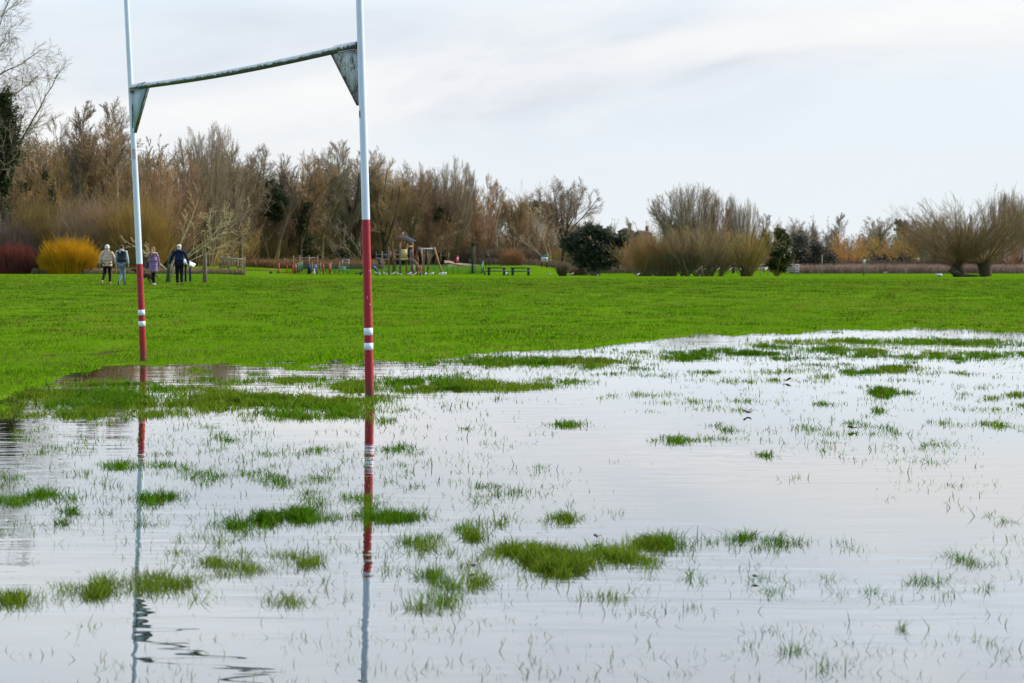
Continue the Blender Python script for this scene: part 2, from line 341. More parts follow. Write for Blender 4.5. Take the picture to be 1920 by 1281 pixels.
tr = t.nodes.new('ShaderNodeBsdfTransparent'); tr.inputs[0].default_value = (.80, .78, .68, 1)
fr = t.nodes.new('ShaderNodeFresnel'); fr.inputs['IOR'].default_value = 1.9
fac = mth(t, 'MULTIPLY_ADD', fr.outputs[0], 1.25, .055, clamp=True)
mx = t.nodes.new('ShaderNodeMixShader'); t.links.new(fac, mx.inputs[0]); t.links.new(tr.outputs[0], mx.inputs[1]); t.links.new(gl.outputs[0], mx.inputs[2]); t.links.new(mx.outputs[0], out.inputs[0])
tag(link('flood_water', wm, m), 'shallow flood water lying on the playing field', kind='structure')

# ------------------------------------------------------------------ grass
m = bpy.data.materials.new('grass_blades'); m.use_nodes = True; t = m.node_tree; b = t.nodes['Principled BSDF']
b.inputs['Roughness'].default_value = .8; b.inputs['Specular IOR Level'].default_value = 0
a = t.nodes.new('ShaderNodeAttribute'); a.attribute_name = 'tint'; t.links.new(a.outputs['Color'], b.inputs['Base Color'])
tr = t.nodes.new('ShaderNodeBsdfTranslucent'); t.links.new(a.outputs['Color'], tr.inputs[0])
mx = t.nodes.new('ShaderNodeMixShader'); mx.inputs[0].default_value = .42
t.links.new(b.outputs[0], mx.inputs[1]); t.links.new(tr.outputs[0], mx.inputs[2]); t.links.new(mx.outputs[0], t.nodes['Material Output'].inputs[0])
GRASS = m
def blades(name, x, y, z, hgt, wid, lean, colr):
    n = len(x); az = rng.random(n)*2*math.pi; fa = rng.random(n)*2*math.pi
    ld = np.stack([np.cos(az), np.sin(az), np.zeros(n)], -1); wdv = np.stack([np.cos(fa), np.sin(fa), np.zeros(n)], -1)
    B = np.stack([x, y, z], -1)[:, None, :]
    tt = np.array([0, .4, .75, 1.0])[None, :, None]
    kink = (rng.random(n) < .25)[:, None, None]
    bend = np.where(kink, np.clip(tt-.35, 0, 1)*1.7, tt**1.8)
    Lh = (hgt*lean)[:, None, None]
    C = B + np.array([0, 0, 1])*hgt[:, None, None]*(tt - np.where(kink, np.clip(tt-.5, 0, 1)*.9, .18*tt**2)*np.minimum(lean, 1.2)[:, None, None]) + ld[:, None, :]*bend*Lh
    w = np.array([.8, 1, .65])[None, :, None]*wid[:, None, None]*.5
    A1 = C[:, :3]-wdv[:, None, :]*w; A2 = C[:, :3]+wdv[:, None, :]*w
    V = np.concatenate([np.stack([A1, A2], 2).reshape(n, 6, 3), C[:, 3:4]], 1).reshape(-1, 3)
    k = np.arange(n)[:, None]*7
    Q = np.concatenate([k+np.array([0, 1, 3, 2]), k+np.array([2, 3, 5, 4])]); T = k+np.array([4, 5, 6])
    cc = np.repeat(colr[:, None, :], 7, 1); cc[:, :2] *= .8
    me = np_mesh(name, V, Q, T, attr=cc.reshape(-1, 3))
    return me
def gcolour(x, Y, n, lawn):
    v = fbm(x*.6+5, Y*.25)[:, None]; w = rng.random((n, 1)); yb = fbm(x*.9+40, Y*.4+9)[:, None]
    c = (np.array([[.078, .180, .007]])*(1-v) + np.array([[.148, .245, .013]])*v)*(.62+.76*fbm(x*.5+3, Y*.30+8, 4)[:, None])*np.clip((fbm(x*2.1+30, Y*1.1+8, 3)[:, None]-.5)*4.6+1.0, .42, 1.45)*np.clip(.70+(Y[:, None]-20)/110, .70, .97)
    if not lawn: c = np.array([[.040, .125, .006]])*(1-v) + np.array([[.110, .230, .008]])*v
    k_ = np.clip((yb-.48)*3.4, 0, .6 if lawn else .35); c = c*(1-k_) + (np.array([[.175, .195, .028]]) if lawn else np.array([[.24, .29, .03]]))*k_
    c = c*((.70+.60*w) if lawn else (.35+1.25*w))
    dead = rng.random(n) < (.015 if lawn else .05); c[dead] = np.array([.26, .20, .08])*(.6+.7*rng.random((dead.sum(), 1)))
    return c
def soaked(x, Y):
    px, py = to_px(x, Y); return .60+.40*np.clip((np.interp(px, LBX, LBY)-py)/np.clip((py-600)*.7, 14, 75)+.12, 0, 1)
def scatter(n, Y0, Y1, power):
    """points over the visible wedge (plus a margin), density falling with Y**-power"""
    r = rng.random(n); e = 2-power
    Y = (Y0**e + r*(Y1**e-Y0**e))**(1/e); x = (rng.random(n)*2-1)*(.285*Y+.5)
    return x, Y
x, Y = scatter(460000, 15, 150, 1.5); k = (lawn_mask(x, Y) > .22 + .65*rng.random(len(x))) & (rng.random(len(x)) > np.clip((Y-70)/80, 0, 1)); x, Y = x[k], Y[k]
n = len(x); clump = fbm(x*2.5, Y*1.2, 3)
s = 1+np.clip((Y-25)/60, 0, 1)*.25
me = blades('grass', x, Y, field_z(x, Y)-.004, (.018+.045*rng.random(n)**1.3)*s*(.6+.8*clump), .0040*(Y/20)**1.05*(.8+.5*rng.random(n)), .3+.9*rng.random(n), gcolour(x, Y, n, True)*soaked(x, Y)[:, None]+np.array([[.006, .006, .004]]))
tag(link('lawn_grass', me, GRASS), 'short bright green grass of the playing field', kind='stuff')
# tufts that stand in the water
X_, Y_ = [], []
frag = []; fr_ = random.Random(3)
while len(frag) < 640:
    Yq = 6.9*math.exp(fr_.random()*1.34); xq = (fr_.random()*2-1)*.27*Yq
    dn_ = float(fbm(np.array([xq*.8+70]), np.array([Yq*.5+11]), 4)[0]); pxq = 960+F*xq/Yq; pyq = HY+F*CAMZ/Yq
    left = 1.0 if pxq < 760 else .55
    if fr_.random() < max(.05, (dn_-.42)*4)*left:
        r_ = (.035+.10*fr_.random()**2)*F/Yq; frag.append((pxq, pyq, r_, max(r_*(.2+.15*fr_.random())*(8/Yq)**.3, 3), .16+.34*fr_.random()))
px_, py_, dd_ = [], [], []
for (cx, cy, rx, ry, dn) in PATCH+frag:
    Yc = F*CAMZ/(cy-HY); kd = (.60 if dn > .8 else .80)*(min(Yc, 22)/10)**1.45*(dn**1.35)*(1.5 if dn > .8 else 1)
    n = int(kd*math.pi*rx*ry*1.9)
    X0 = cx+rng.normal(size=n)*rx*.56; Y0 = cy+rng.normal(size=n)*ry*.46
    q = np.sqrt(((X0-cx)/rx)**2+((Y0-cy)/ry)**2)
    w = F*CAMZ/np.maximum(Y0-HY, 20); wx = (X0-960)/F*w
    X0 = X0+(fbm(wx*1.7+cx, w*1.1+3, 3)-.5)*rx*.8; Y0 = Y0+(fbm(wx*1.7+8, w*1.1+cy, 3)-.5)*ry*1.1
    f = fbm(wx*4.1+9, w*2.2+2, 4); f2 = fbm(wx*17, w*9, 2)
    k = (rng.random(n) < np.clip(.45+(f-.5)*7, .04, 1)*np.clip((f2-.50+.14*dn)*7, .06, 1)) & (q < 1.75)
    px_.append(X0[k]); py_.append(Y0[k]); dd_.append(np.full(k.sum(), dn)*np.clip(1.25-.5*q[k], .35, 1.1))
px_, py_, dd = map(np.concatenate, (px_, py_, dd_))
Y = F*CAMZ/(py_-HY); x = (px_-960)/F*Y
k = lawn_mask(x, Y) < .6; x, Y, dd = x[k], Y[k], dd[k]
# thin scatter of single blades over the open water
xs, Ys = scatter(190000, 5.3, 36, 1.45); q = fbm(xs*.9+70, Ys*.55+11, 4); q2 = fbm(xs*5, Ys*3, 2)
ks = (rng.random(len(xs)) < np.clip((q-.50)*4.5, .004, .6)*np.clip((q2-.45)*6, .03, 1)*np.clip((Ys-3)/9, .35, 1)) & (lawn_mask(xs, Ys) < .5)
# small tight tussocks: groups of blades sharing one root
nt_ = 1500; tx, tY = scatter(nt_, 5.4, 30, 1.1); qt = fbm(tx*.9+70, tY*.55+11, 4); kt = (qt > .47) & (lawn_mask(tx, tY) < .3); tx, tY = tx[kt], tY[kt]
nb = rng.integers(4, 16, len(tx)); ti = np.repeat(np.arange(len(tx)), nb); sp = (.015+.05*rng.random(len(tx)))[ti]*(1+tY[ti]/20)
xt = tx[ti]+rng.normal(size=len(ti))*sp; Yt = tY[ti]+rng.normal(size=len(ti))*sp*1.3
x = np.concatenate([x, xs[ks], xt]); Y = np.concatenate([Y, Ys[ks], Yt]); dd = np.concatenate([dd, np.full(ks.sum(), .1), np.full(len(xt), .35)])
n = len(x); zb = np.minimum(field_z(x, Y), -.002)
hgt = (.012+.040*rng.random(n)**1.2)*(.6+.65*dd) + np.where(rng.random(n) < .03, .03, 0)
hgt = hgt - zb*.9
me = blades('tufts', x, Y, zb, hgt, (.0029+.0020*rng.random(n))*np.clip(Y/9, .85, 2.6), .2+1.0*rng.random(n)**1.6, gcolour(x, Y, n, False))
print('blades', n)
tag(link('flooded_grass', me, GRASS), 'wet tufts and loose blades of grass standing out of the flood water', kind='stuff')

# ------------------------------------------------------------------ rugby goal
def post_paint(name, c, chip, thr):
    m, t, b = new_mat(name); b.inputs['Roughness'].default_value = .42; b.inputs['Specular IOR Level'].default_value = .35
    tc = t.nodes.new('ShaderNodeTexCoord'); P = tc.outputs['Object']
    n1 = noise(t, mapping(t, P, scale=(1, 1, .45)), 55, 3, .6); n2 = noise(t, P, 2.5, 4, .6)
    sp = mth(t, 'GREATER_THAN', mth(t, 'ADD', n1, mth(t, 'MULTIPLY', n2, .18)), thr)
    dirt = mixc(t, ramp(t, n2, [(.4, 0), (.8, .35)]), c, tuple(v*.72 for v in c))
    sz = t.nodes.new('ShaderNodeSeparateXYZ'); ge = t.nodes.new('ShaderNodeNewGeometry'); t.links.new(ge.outputs['Position'], sz.inputs[0])
    mud_ = ramp(t, mth(t, 'ADD', mth(t, 'MULTIPLY', n1, .30), sz.outputs[2]), [(.18, .75), (.36, 0)])
    t.links.new(mixc(t, mud_, mixc(t, sp, dirt, chip), (.10, .055, .035)), b.inputs['Base Color'])
    return m
WHITE = post_paint('white_post_paint', (.66, .75, .82), (.45, .42, .38), .86)
RED = post_paint('red_post_paint', (.36, .014, .022), (.75, .62, .60), .79)
TAPE = mat('white_tape', (.80, .84, .90), .4, (.70, .75, .82), 20)
def mossy(name, clean, up_only=False, amount=.5):
    m, t, b = new_mat(name); b.inputs['Roughness'].default_value = .75
    tc = t.nodes.new('ShaderNodeTexCoord'); P = tc.outputs['Object']; ge = t.nodes.new('ShaderNodeNewGeometry')
    sp = t.nodes.new('ShaderNodeSeparateXYZ'); t.links.new(ge.outputs['Normal'], sp.inputs[0])
    n = noise(t, P, 9, 5, .7); n2 = noise(t, P, 38, 4, .7); n3 = noise(t, mapping(t, P, scale=(1, 1, .25)), 16, 4, .6)
    side = mth(t, 'MULTIPLY', sp.outputs[2], -.30 if not up_only else 0.0)
    f = mth(t, 'ADD', mth(t, 'ADD', mth(t, 'MULTIPLY', n, .6), mth(t, 'MULTIPLY', n2, .4)), side)
    msk = ramp(t, f, [(1-amount-.04, 0), (1-amount+.04, 1)])
    moss = ramp(t, n2, [(.35, (.018, .024, .010)), (.55, (.05, .065, .02)), (.72, (.12, .13, .045))])
    cl = mixc(t, ramp(t, n3, [(.4, 0), (.7, .7)]), clean, tuple(v*.45 for v in clean))
    t.links.new(mixc(t, msk, cl, moss), b.inputs['Base Color'])
    bn = t.nodes.new('ShaderNodeBump'); bn.inputs['Distance'].default_value = .004; t.links.new(mth(t, 'MULTIPLY', msk, n2), bn.inputs['Height']); t.links.new(bn.outputs[0], b.inputs['Normal'])
    return m
BARM = mossy('mossy_white_paint', (.62, .68, .74), amount=.50)
PLATE_L = mossy('weathered_blue_grey_plate', (.42, .54, .66), True, amount=.38)
PLATE_R = mossy('lichen_grey_plate', (.46, .52, .56), True, amount=.46)
FLANGE = mossy('mossy_flange', (.20, .22, .16), True, amount=.5)
RUST = mat('rusty_bolt_steel', (.20, .10, .06), .8, (.42, .33, .27), 30)
gl_b = at(269, 681, 22.2); gr_b = at(693, 747, 16.7); gl_b.z = gr_b.z = 0
lean_l = Vector((-.0375, 0, 1)).normalized(); lean_r = Vector((-.0215, 0, 1)).normalized()
goal = thing('rugby_goal', 'tall white and red rugby goal with a mossy sagging crossbar standing in the flooded grass', 'rugby goal', (gl_b+gr_b)/2)
g0 = Vector(goal.location)
def pole(bp, ax, split, name='post'):
    zs = sorted(set([-.4, 0, .2, .4, .8, split-.002, split, 1.6, 2.0, 2.5, 3, 3.5, 4, 5, 6, 7.5]))
    bend = lambda z: Vector((.006*math.sin(z*1.1), 0, 0))
    r = lambda z: .0385 - .0042*max(z, 0)/1.5 if z < 4 else .0273
    pts = [bp + ax*(z/ax.z) + bend(z) - g0 for z in zs]
    mb = MB(); mb.tube(pts, [r(z) for z in zs], 28)
    o = mb.build(name, [WHITE, RED], goal, True)
    me = o.data; cz = np.array([p.center[2] for p in me.polygons])
    me.polygons.foreach_set('material_index', (cz < split-.0015).astype(np.int32)); me.update()
    for z0, z1 in ((.403, .462), (.527, .588)):
        mb = MB(); mb.tube([bp + ax*z0/ax.z + bend(z0) - g0, bp + ax*z1/ax.z + bend(z1) - g0], [r(z0)+.0015, r(z1)+.0015], 28); mb.build('tape_band', TAPE, o, True)
    return o, r, bend
pl, rl, bl = pole(gl_b, lean_l, 1.10); pr, rr, br = pole(gr_b, lean_r, 1.497)
JL = gl_b + lean_l*3.055/lean_l.z; JR = gr_b + lean_r*2.955/lean_r.z
u_ = (JR-JL).normalized(); perp = u_.cross(Vector((0, 0, 1))).normalized(); upb = perp.cross(u_).normalized()
Lb = (JR-JL).length
pts = [JL + u_*s_ - Vector((0, 0, 1))*.035*math.sin(math.pi*s_/Lb) - g0 for s_ in np.linspace(.045, Lb-.045, 30)]
mb = MB(); mb.tube(pts, .031, 22); mb.build('crossbar', BARM, goal, True)
for (J, s_, ax, P_M, nm) in ((JL, 1, lean_l, PLATE_L, 'l'), (JR, -1, lean_r, PLATE_R, 'r')):
    J = J - g0; d = u_*s_
    mb = MB()      # open half sleeve that grips the bar end
    V = []; nseg = 14; L0, L1 = .035, .50
    for (rr_, ss) in ((.0385, L0), (.0385, L1), (.0345, L1), (.0345, L0)):
        for k in range(nseg+1):
            a_ = math.radians(-35 + 250*k/nseg); V.append(J + d*ss + (perp*math.cos(a_) + upb*math.sin(a_))*rr_ - upb*.006)
    n1 = nseg+1; Q = []
    for ring in range(4):
        for k in range(nseg):
            a_, b_ = ring*n1+k, ((ring+1) % 4)*n1+k; Q.append((a_, a_+1, b_+1, b_))
    mb.add([tuple(v) for v in V], Q)
    for sg in (-1, 1): mb.box(J + d*.22 + perp*.036*sg - upb*.040, (.006, .006, .36), (d.to_track_quat('Z', 'Y')).to_matrix())
    mb.build('bar_sleeve', BARM, goal)
    mb = MB()
    A = J + d*.052 - upb*.030; B_ = J + d*.60 - upb*.026; C_ = J - Vector(ax)*.50 + d*.050; C2 = C_ + d*.028 - Vector(ax)*.004
    mb.prism([A - perp*.003, B_ - perp*.003, B_ - perp*.003 - upb*.02, C2 - perp*.003, C_ - perp*.003], perp*.006)
    br_ = mb.build('bracket_plate', P_M, goal)
    mb = MB(); e0 = B_ - upb*.012; e1 = C2; mb.bar(e0, e1, .030, .006)
    ed = (e1-e0).normalized(); R_ = Matrix((perp, ed.cross(perp), ed)).transposed()
    mb = MB(); mb.box((e0+e1)/2, (.036, .006, (e1-e0).length), R_); mb.build('flange', FLANGE, br_)
    mb = MB(); mb.box(J + d*.065 - upb*.052 + perp*0, (.05, .055, .03), (d.to_track_quat('X', 'Z')).to_matrix()); mb.tube([J+d*.07-perp*.04-upb*.05, J+d*.07+perp*.04-upb*.05], .008, 6)
    mb.build('clamp_bolt', RUST, br_)
    mb = MB(); mb.box(J - Vector(ax)*.22 + d*.0385, (.006, .05, .46), None); mb.build('fixing_strap', BARM, goal)
# worn safety sticker on the far post, dark patch on the near post
def stick(z0, z1, a0, a1, bp, ax, r, bend, nm, mt, par, lift=.0012):
    V = []; n = 6
    for z in (z0, z1):
        for k in range(n+1):
            a_ = math.radians(a0 + (a1-a0)*k/n); V.append(bp + ax*z/ax.z + bend(z) - g0 + Vector((math.cos(a_), math.sin(a_), 0))*(r(z)+lift))
    Q = [(k, k+1, n+2+k, n+1+k) for k in range(n)]
    mb = MB(); mb.add([tuple(v) for v in V], Q); return mb.build(nm, mt, par)
STK = mat('sticker_white', (.72, .73, .78), .5); REDI = mat('red_print', (.55, .06, .05), .5); GREYI = mat('grey_print', (.33, .34, .42), .5)
z_ = 1.2 + (478-290)/168.0
s0 = stick(z_-.06, z_+.055, 235, 315, gl_b, lean_l, rl, bl, 'sticker', STK, pl)
for j, (zo, hgt_, a0, a1, mt_) in enumerate([(.040, .008, 240, 305, REDI), (.024, .004, 240, 296, REDI), (.012, .004, 240, 308, REDI), (0, .004, 240, 290, REDI), (-.012, .004, 240, 305, REDI), (-.028, .004, 240, 300, GREYI), (-.040, .004, 240, 310, GREYI), (-.052, .004, 240, 292, GREYI)]):
    stick(z_+zo, z_+zo+hgt_, a0, a1, gl_b, lean_l, rl, bl, 'printed_line', mt_, s0, .0018)
z_ = 1.2 + (478-216)/223.5
stick(z_-.028, z_+.028, 198, 232, gr_b, lean_r, rr, br, 'worn_patch', mat('dark_worn_patch', (.03, .03, .02), .8), pr, .0016)

# ------------------------------------------------------------------ bare trees, willows and shrubs
def _perp(D, az):
    h = np.where(np.abs(D[:, 2:3]) > .9, np.array([[1., 0, 0]]), np.array([[0, 0, 1.]]))
    a = np.cross(D, h); a /= np.linalg.norm(a, axis=1, keepdims=True)+1e-9; b = np.cross(D, a)
    return a*np.cos(az)[:, None] + b*np.sin(az)[:, None]
def grow(R, O, D, L, r, levels, env=None):
    """levels: dicts K segs, wig, trop (pull upwards), tip (radius at the tip), n children, t0, ratio, ang, rr, shape. Returns list of (P (n,K+1,3), rad (n,K+1)) per level."""
    out = []
    for lv in levels:
        n = len(O); K = lv['K']; P = np.zeros((n, K+1, 3)); P[:, 0] = O; d = D.copy()
        Rr = r[:, None]*(1-(1-lv.get('tip', .45))*np.linspace(0, 1, K+1)[None, :])
        dirs = np.zeros((n, K+1, 3)); dirs[:, 0] = d
        for k in range(K):
            d = d + R.normal(size=(n, 3))*lv['wig'] + np.array([0, 0, 1])*lv.get('trop', 0)
            if 'droop' in lv: d = d + np.array([0, 0, -1])*lv['droop']*(k+1)/K
            d /= np.linalg.norm(d, axis=1, keepdims=True); P[:, k+1] = P[:, k] + d*(L/K)[:, None]; dirs[:, k+1] = d
        P[:, :, 2] = np.maximum(P[:, :, 2], .03)
        out.append((P, Rr))
        c = lv.get('n', 0)
        if not c: break
        t0 = lv.get('t0', .2); tt = t0 + (1-t0)*(np.arange(c)[None, :] + R.random((n, c)))/c; tt = np.minimum(tt, .999)
        ki = np.floor(tt*K).astype(int); fr = tt*K-ki; ni = np.repeat(np.arange(n), c); ki = ki.ravel(); fr = fr.ravel()[:, None]
        O2 = P[ni, ki]*(1-fr) + P[ni, ki+1]*fr; T = dirs[ni, ki]*(1-fr) + dirs[ni, ki+1]*fr
        ang = np.radians(lv['ang']*(.7+.6*R.random(len(ni)))); pz = _perp(T, R.random(len(ni))*2*np.pi)
        D2 = T*np.cos(ang)[:, None] + pz*np.sin(ang)[:, None]; D2 /= np.linalg.norm(D2, axis=1, keepdims=True)
        sh = lv.get('shape', .5); L2 = L[ni]*lv['ratio']*(1-sh*tt.ravel())*(.8+.32*R.random(len(ni)))
        rb = r[ni]*(1-(1-lv.get('tip', .45))*tt.ravel()); r2 = np.maximum(rb*lv.get('rr', .5), lv.get('rmin', .008))
        if env:
            S = np.array([env[0], env[0], env[1]]); o_ = (O2-np.array([0, 0, env[2]]))/S; d_ = D2/S
            A = (d_*d_).sum(1); B = (o_*d_).sum(1); Cc = (o_*o_).sum(1)-1
            t_ = (-B+np.sqrt(np.maximum(B*B-A*Cc, 0)))/A; t_ = np.where(Cc > 0, 0, t_); L2 = np.minimum(L2, np.maximum(t_, env[1]*.09)*(.8+.35*R.random(len(L2))))
        O, D, L, r = O2, D2, L2, r2
    return out
def tubes_np(parts, sides):
    Vs, Qs, off = [], [], 0
    for (P, Rr), s in zip(parts, sides):
        n, K1, _ = P.shape; T = np.gradient(P, axis=1); T /= np.linalg.norm(T, axis=2, keepdims=True)+1e-9
        h = np.zeros_like(T); v = np.abs(T[:, :1, 2]) > .8; h[..., 0] = v; h[..., 2] = ~v
        a = np.cross(T, h); a /= np.linalg.norm(a, axis=2, keepdims=True)+1e-9; b = np.cross(T, a)
        th = np.arange(s)*2*np.pi/s
        V = P[:, :, None, :] + (a[:, :, None, :]*np.cos(th)[:, None] + b[:, :, None, :]*np.sin(th)[:, None])*Rr[:, :, None, None]
        ii = np.arange(n*K1*s).reshape(n, K1, s) + off
        Q = np.stack([ii[:, :-1], np.roll(ii[:, :-1], -1, 2), np.roll(ii[:, 1:], -1, 2), ii[:, 1:]], -1).reshape(-1, 4)
        Vs.append(V.reshape(-1, 3)); Qs.append(Q); off += n*K1*s
    return np.concatenate(Vs), np.concatenate(Qs)
def one(*a): return np.array([a], float)
def tree_parts(style, h, R):
    """metre sized skeleton of one tree, trunk levels first"""
    if style == 'oak':       # round spreading crown
        O, D, L, r = one(0, 0, -.2), one(.03, .02, 1), np.array([h*.42]), np.array([h*.017])
        lv = [dict(K=6, wig=.05, tip=.75, n=11, t0=.34, ratio=1.35, ang=33, rr=.58, shape=.15),
              dict(K=8, wig=.075, trop=.045, tip=.35, n=12, t0=.22, ratio=.46, ang=42, rr=.55, shape=.5),
              dict(K=5, wig=.10, trop=.06, tip=.4, n=9, t0=.15, ratio=.52, ang=36, rr=.6, rmin=.013, shape=.4),
              dict(K=4, wig=.12, trop=.06, tip=.5, n=8, t0=.12, ratio=.6, ang=36, rr=.65, rmin=.0075, shape=.3),
              dict(K=2, wig=.2, trop=.04, tip=.5)]
    elif style == 'tall':    # narrow, upswept limbs
        O, D, L, r = one(0, 0, -.2), one(.04, 0, 1), np.array([h*.93]), np.array([h*.013])
        lv = [dict(K=10, wig=.045, tip=.15, n=34, t0=.24, ratio=.34, ang=40, rr=.42, shape=.55),
              dict(K=6, wig=.07, trop=.07, tip=.35, n=12, t0=.12, ratio=.42, ang=32, rr=.55, rmin=.013, shape=.45),
              dict(K=4, wig=.10, trop=.07, tip=.5, n=12, t0=.1, ratio=.6, ang=32, rr=.65, rmin=.0075, shape=.4),
              dict(K=3, wig=.16, trop=.05, tip=.5)]
    elif style == 'multi':   # several stems from the ground, brushy
        n = 6; a = R.random(n)*6.28; O = np.zeros((n, 3)); O[:, 0] = np.cos(a)*.25; O[:, 1] = np.sin(a)*.25; O[:, 2] = -.2
        D = np.stack([np.cos(a)*.34, np.sin(a)*.34, np.ones(n)], -1); D /= np.linalg.norm(D, axis=1, keepdims=True)
        L, r = h*(.75+.3*R.random(n)), h*.0105*np.ones(n)
        lv = [dict(K=9, wig=.07, trop=.05, tip=.18, n=15, t0=.22, ratio=.34, ang=30, rr=.5, shape=.5),
              dict(K=5, wig=.09, trop=.08, tip=.4, n=11, t0=.1, ratio=.45, ang=30, rr=.6, rmin=.013, shape=.4),
              dict(K=4, wig=.11, trop=.06, tip=.5, n=10, t0=.1, ratio=.62, ang=30, rr=.65, rmin=.0075, shape=.4),
              dict(K=2, wig=.15, trop=.05, tip=.5)]
    elif style == 'brush':   # scrubby lower tree, fine dense twigs down to the ground
        n = 12; a = R.random(n)*6.28; s = .3+.5*R.random(n); O = np.zeros((n, 3)); O[:, 0] = np.cos(a)*h*.06; O[:, 1] = np.sin(a)*h*.06
        D = np.stack([np.cos(a)*s, np.sin(a)*s, np.ones(n)], -1); D /= np.linalg.norm(D, axis=1, keepdims=True)
        L, r = h*(.7+.4*R.random(n)), h*.008*np.ones(n)
        lv = [dict(K=6, wig=.10, trop=.05, tip=.3, n=12, t0=.08, ratio=.40, ang=36, rr=.5, shape=.35),
              dict(K=4, wig=.14, trop=.06, tip=.5, n=9, t0=.05, ratio=.55, ang=34, rr=.6, rmin=.012, shape=.3),
              dict(K=3, wig=.16, trop=.05, tip=.5, n=4, t0=.1, ratio=.6, ang=30, rr=.7, rmin=.009, shape=.3),
              dict(K=2, wig=.15, tip=.5)]
    elif style == 'pollard': # short stout bole, a fan of long straight rods
        O, D, L, r = one(0, 0, -.2), one(.06, .0, 1), np.array([h*.17]), np.array([h*.048])
        lv = [dict(K=4, wig=.05, tip=1.05, n=125, t0=.60, ratio=4.7, ang=50, rr=.052, shape=.0),
              dict(K=8, wig=.04, trop=.05, tip=.3, n=12, t0=.22, ratio=.22, ang=24, rr=.5, rmin=.010, shape=.4),
              dict(K=3, wig=.08, trop=.06, tip=.5, n=3, t0=.2, ratio=.5, ang=24, rr=.7, rmin=.008, shape=.3),
              dict(K=2, wig=.1, tip=.5)]
    elif style == 'dome':    # dense fan of stems from a low base, round head
        n = 30; a = R.random(n)*6.28; s = .04+.62*R.random(n); O = np.zeros((n, 3)); O[:, 0] = np.cos(a)*.5; O[:, 1] = np.sin(a)*.4
        D = np.stack([np.cos(a)*s, np.sin(a)*s, np.ones(n)], -1); D /= np.linalg.norm(D, axis=1, keepdims=True)
        L, r = h*(.80+.14*R.random(n)), h*.0075*np.ones(n)
        lv = [dict(K=9, wig=.04, trop=.01, tip=.25, n=13, t0=.25, ratio=.30, ang=26, rr=.5, shape=.4),
              dict(K=5, wig=.08, trop=.06, tip=.4, n=9, t0=.1, ratio=.5, ang=28, rr=.6, rmin=.011, shape=.4),
              dict(K=3, wig=.1, trop=.05, tip=.5, n=5, t0=.1, ratio=.6, ang=28, rr=.65, rmin=.008, shape=.3), dict(K=2, wig=.12, tip=.5)]
    elif style == 'clump':   # several low stools, each a wide fan of rods
        n = 120; a = R.random(n)*6.28; f = R.integers(0, 5, n); fx = np.array([-.32, -.14, .02, .16, .34])[f]*h; s = .12+.75*R.random(n)
        O = np.stack([fx*.55+R.normal(size=n)*.1, R.normal(size=n)*.3, np.full(n, .05)], -1)
        D = np.stack([np.cos(a)*s+fx/h*.9, np.sin(a)*s*.7, np.ones(n)], -1); D /= np.linalg.norm(D, axis=1, keepdims=True)
        L, r = h*(.55+.5*R.random(n)), h*.0052*np.ones(n)
        lv = [dict(K=8, wig=.035, trop=.035, tip=.25, n=12, t0=.15, ratio=.24, ang=24, rr=.45, rmin=.012, shape=.4),
              dict(K=3, wig=.08, trop=.06, tip=.5, n=5, t0=.15, ratio=.55, ang=24, rr=.7, rmin=.009, shape=.3), dict(K=2, wig=.1, tip=.5)]
    elif style == 'weeping':
        O, D, L, r = one(0, 0, -.2), one(.02, 0, 1), np.array([h*.45]), np.array([h*.02])
        lv = [dict(K=5, wig=.05, tip=.7, n=9, t0=.4, ratio=.95, ang=42, rr=.55, shape=.2),
              dict(K=7, wig=.1, trop=.02, droop=.10, tip=.35, n=22, t0=.25, ratio=.75, ang=50, rr=.3, rmin=.014, shape=.2),
              dict(K=8, wig=.05, droop=.75, tip=.4, n=4, t0=.1, ratio=.5, ang=15, rr=.8, rmin=.010, shape=.3),
              dict(K=3, wig=.05, droop=.5, tip=.5)]
    env = {'oak': (.43, .46, .53), 'multi': (.33, .50, .52), 'brush': (.42, .52, .50), 'tall': (.19, .50, .52), 'clump': (.68, .66, .32), 'pollard': (.62, .62, .42), 'dome': (.52, .52, .47)}.get(style)
    parts = grow(R, O, D, L, r, lv, env and [v*h for v in env])
    nt = 1 if style in ('multi', 'brush', 'pollard', 'clump', 'dome') else 2
    return parts, nt
PROTO = {}
def proto(style, seed, h=10.0):
    k = (style, seed)
    if k not in PROTO:
        R = np.random.default_rng(seed*97+sum(map(ord, style))); parts, nt = tree_parts(style, h, R)
        top = max(p[0][:, :, 2].max() for p in parts)
        sides = [7, 5, 3, 3, 3, 3]
        a = tubes_np(parts[:nt], sides[:nt]); b = tubes_np(parts[nt:], [3]*8)
        PROTO[k] = (np_mesh('trunk', a[0]/top, a[1]), np_mesh('crown', b[0]/top, b[1]), parts, top)
    return PROTO[k]
T_BARK = {'brown': bark('bark_brown', (0.253, 0.180, 0.101), (0.144, 0.106, 0.061)), 'pale': bark('bark_pale', (0.620, 0.585, 0.385), (0.408, 0.315, 0.193)),
          'dark': bark('bark_dark', (0.109, 0.081, 0.049), (0.067, 0.053, 0.032)), 'olive': bark('bark_olive', (0.312, 0.259, 0.112), (0.168, 0.140, 0.065))}
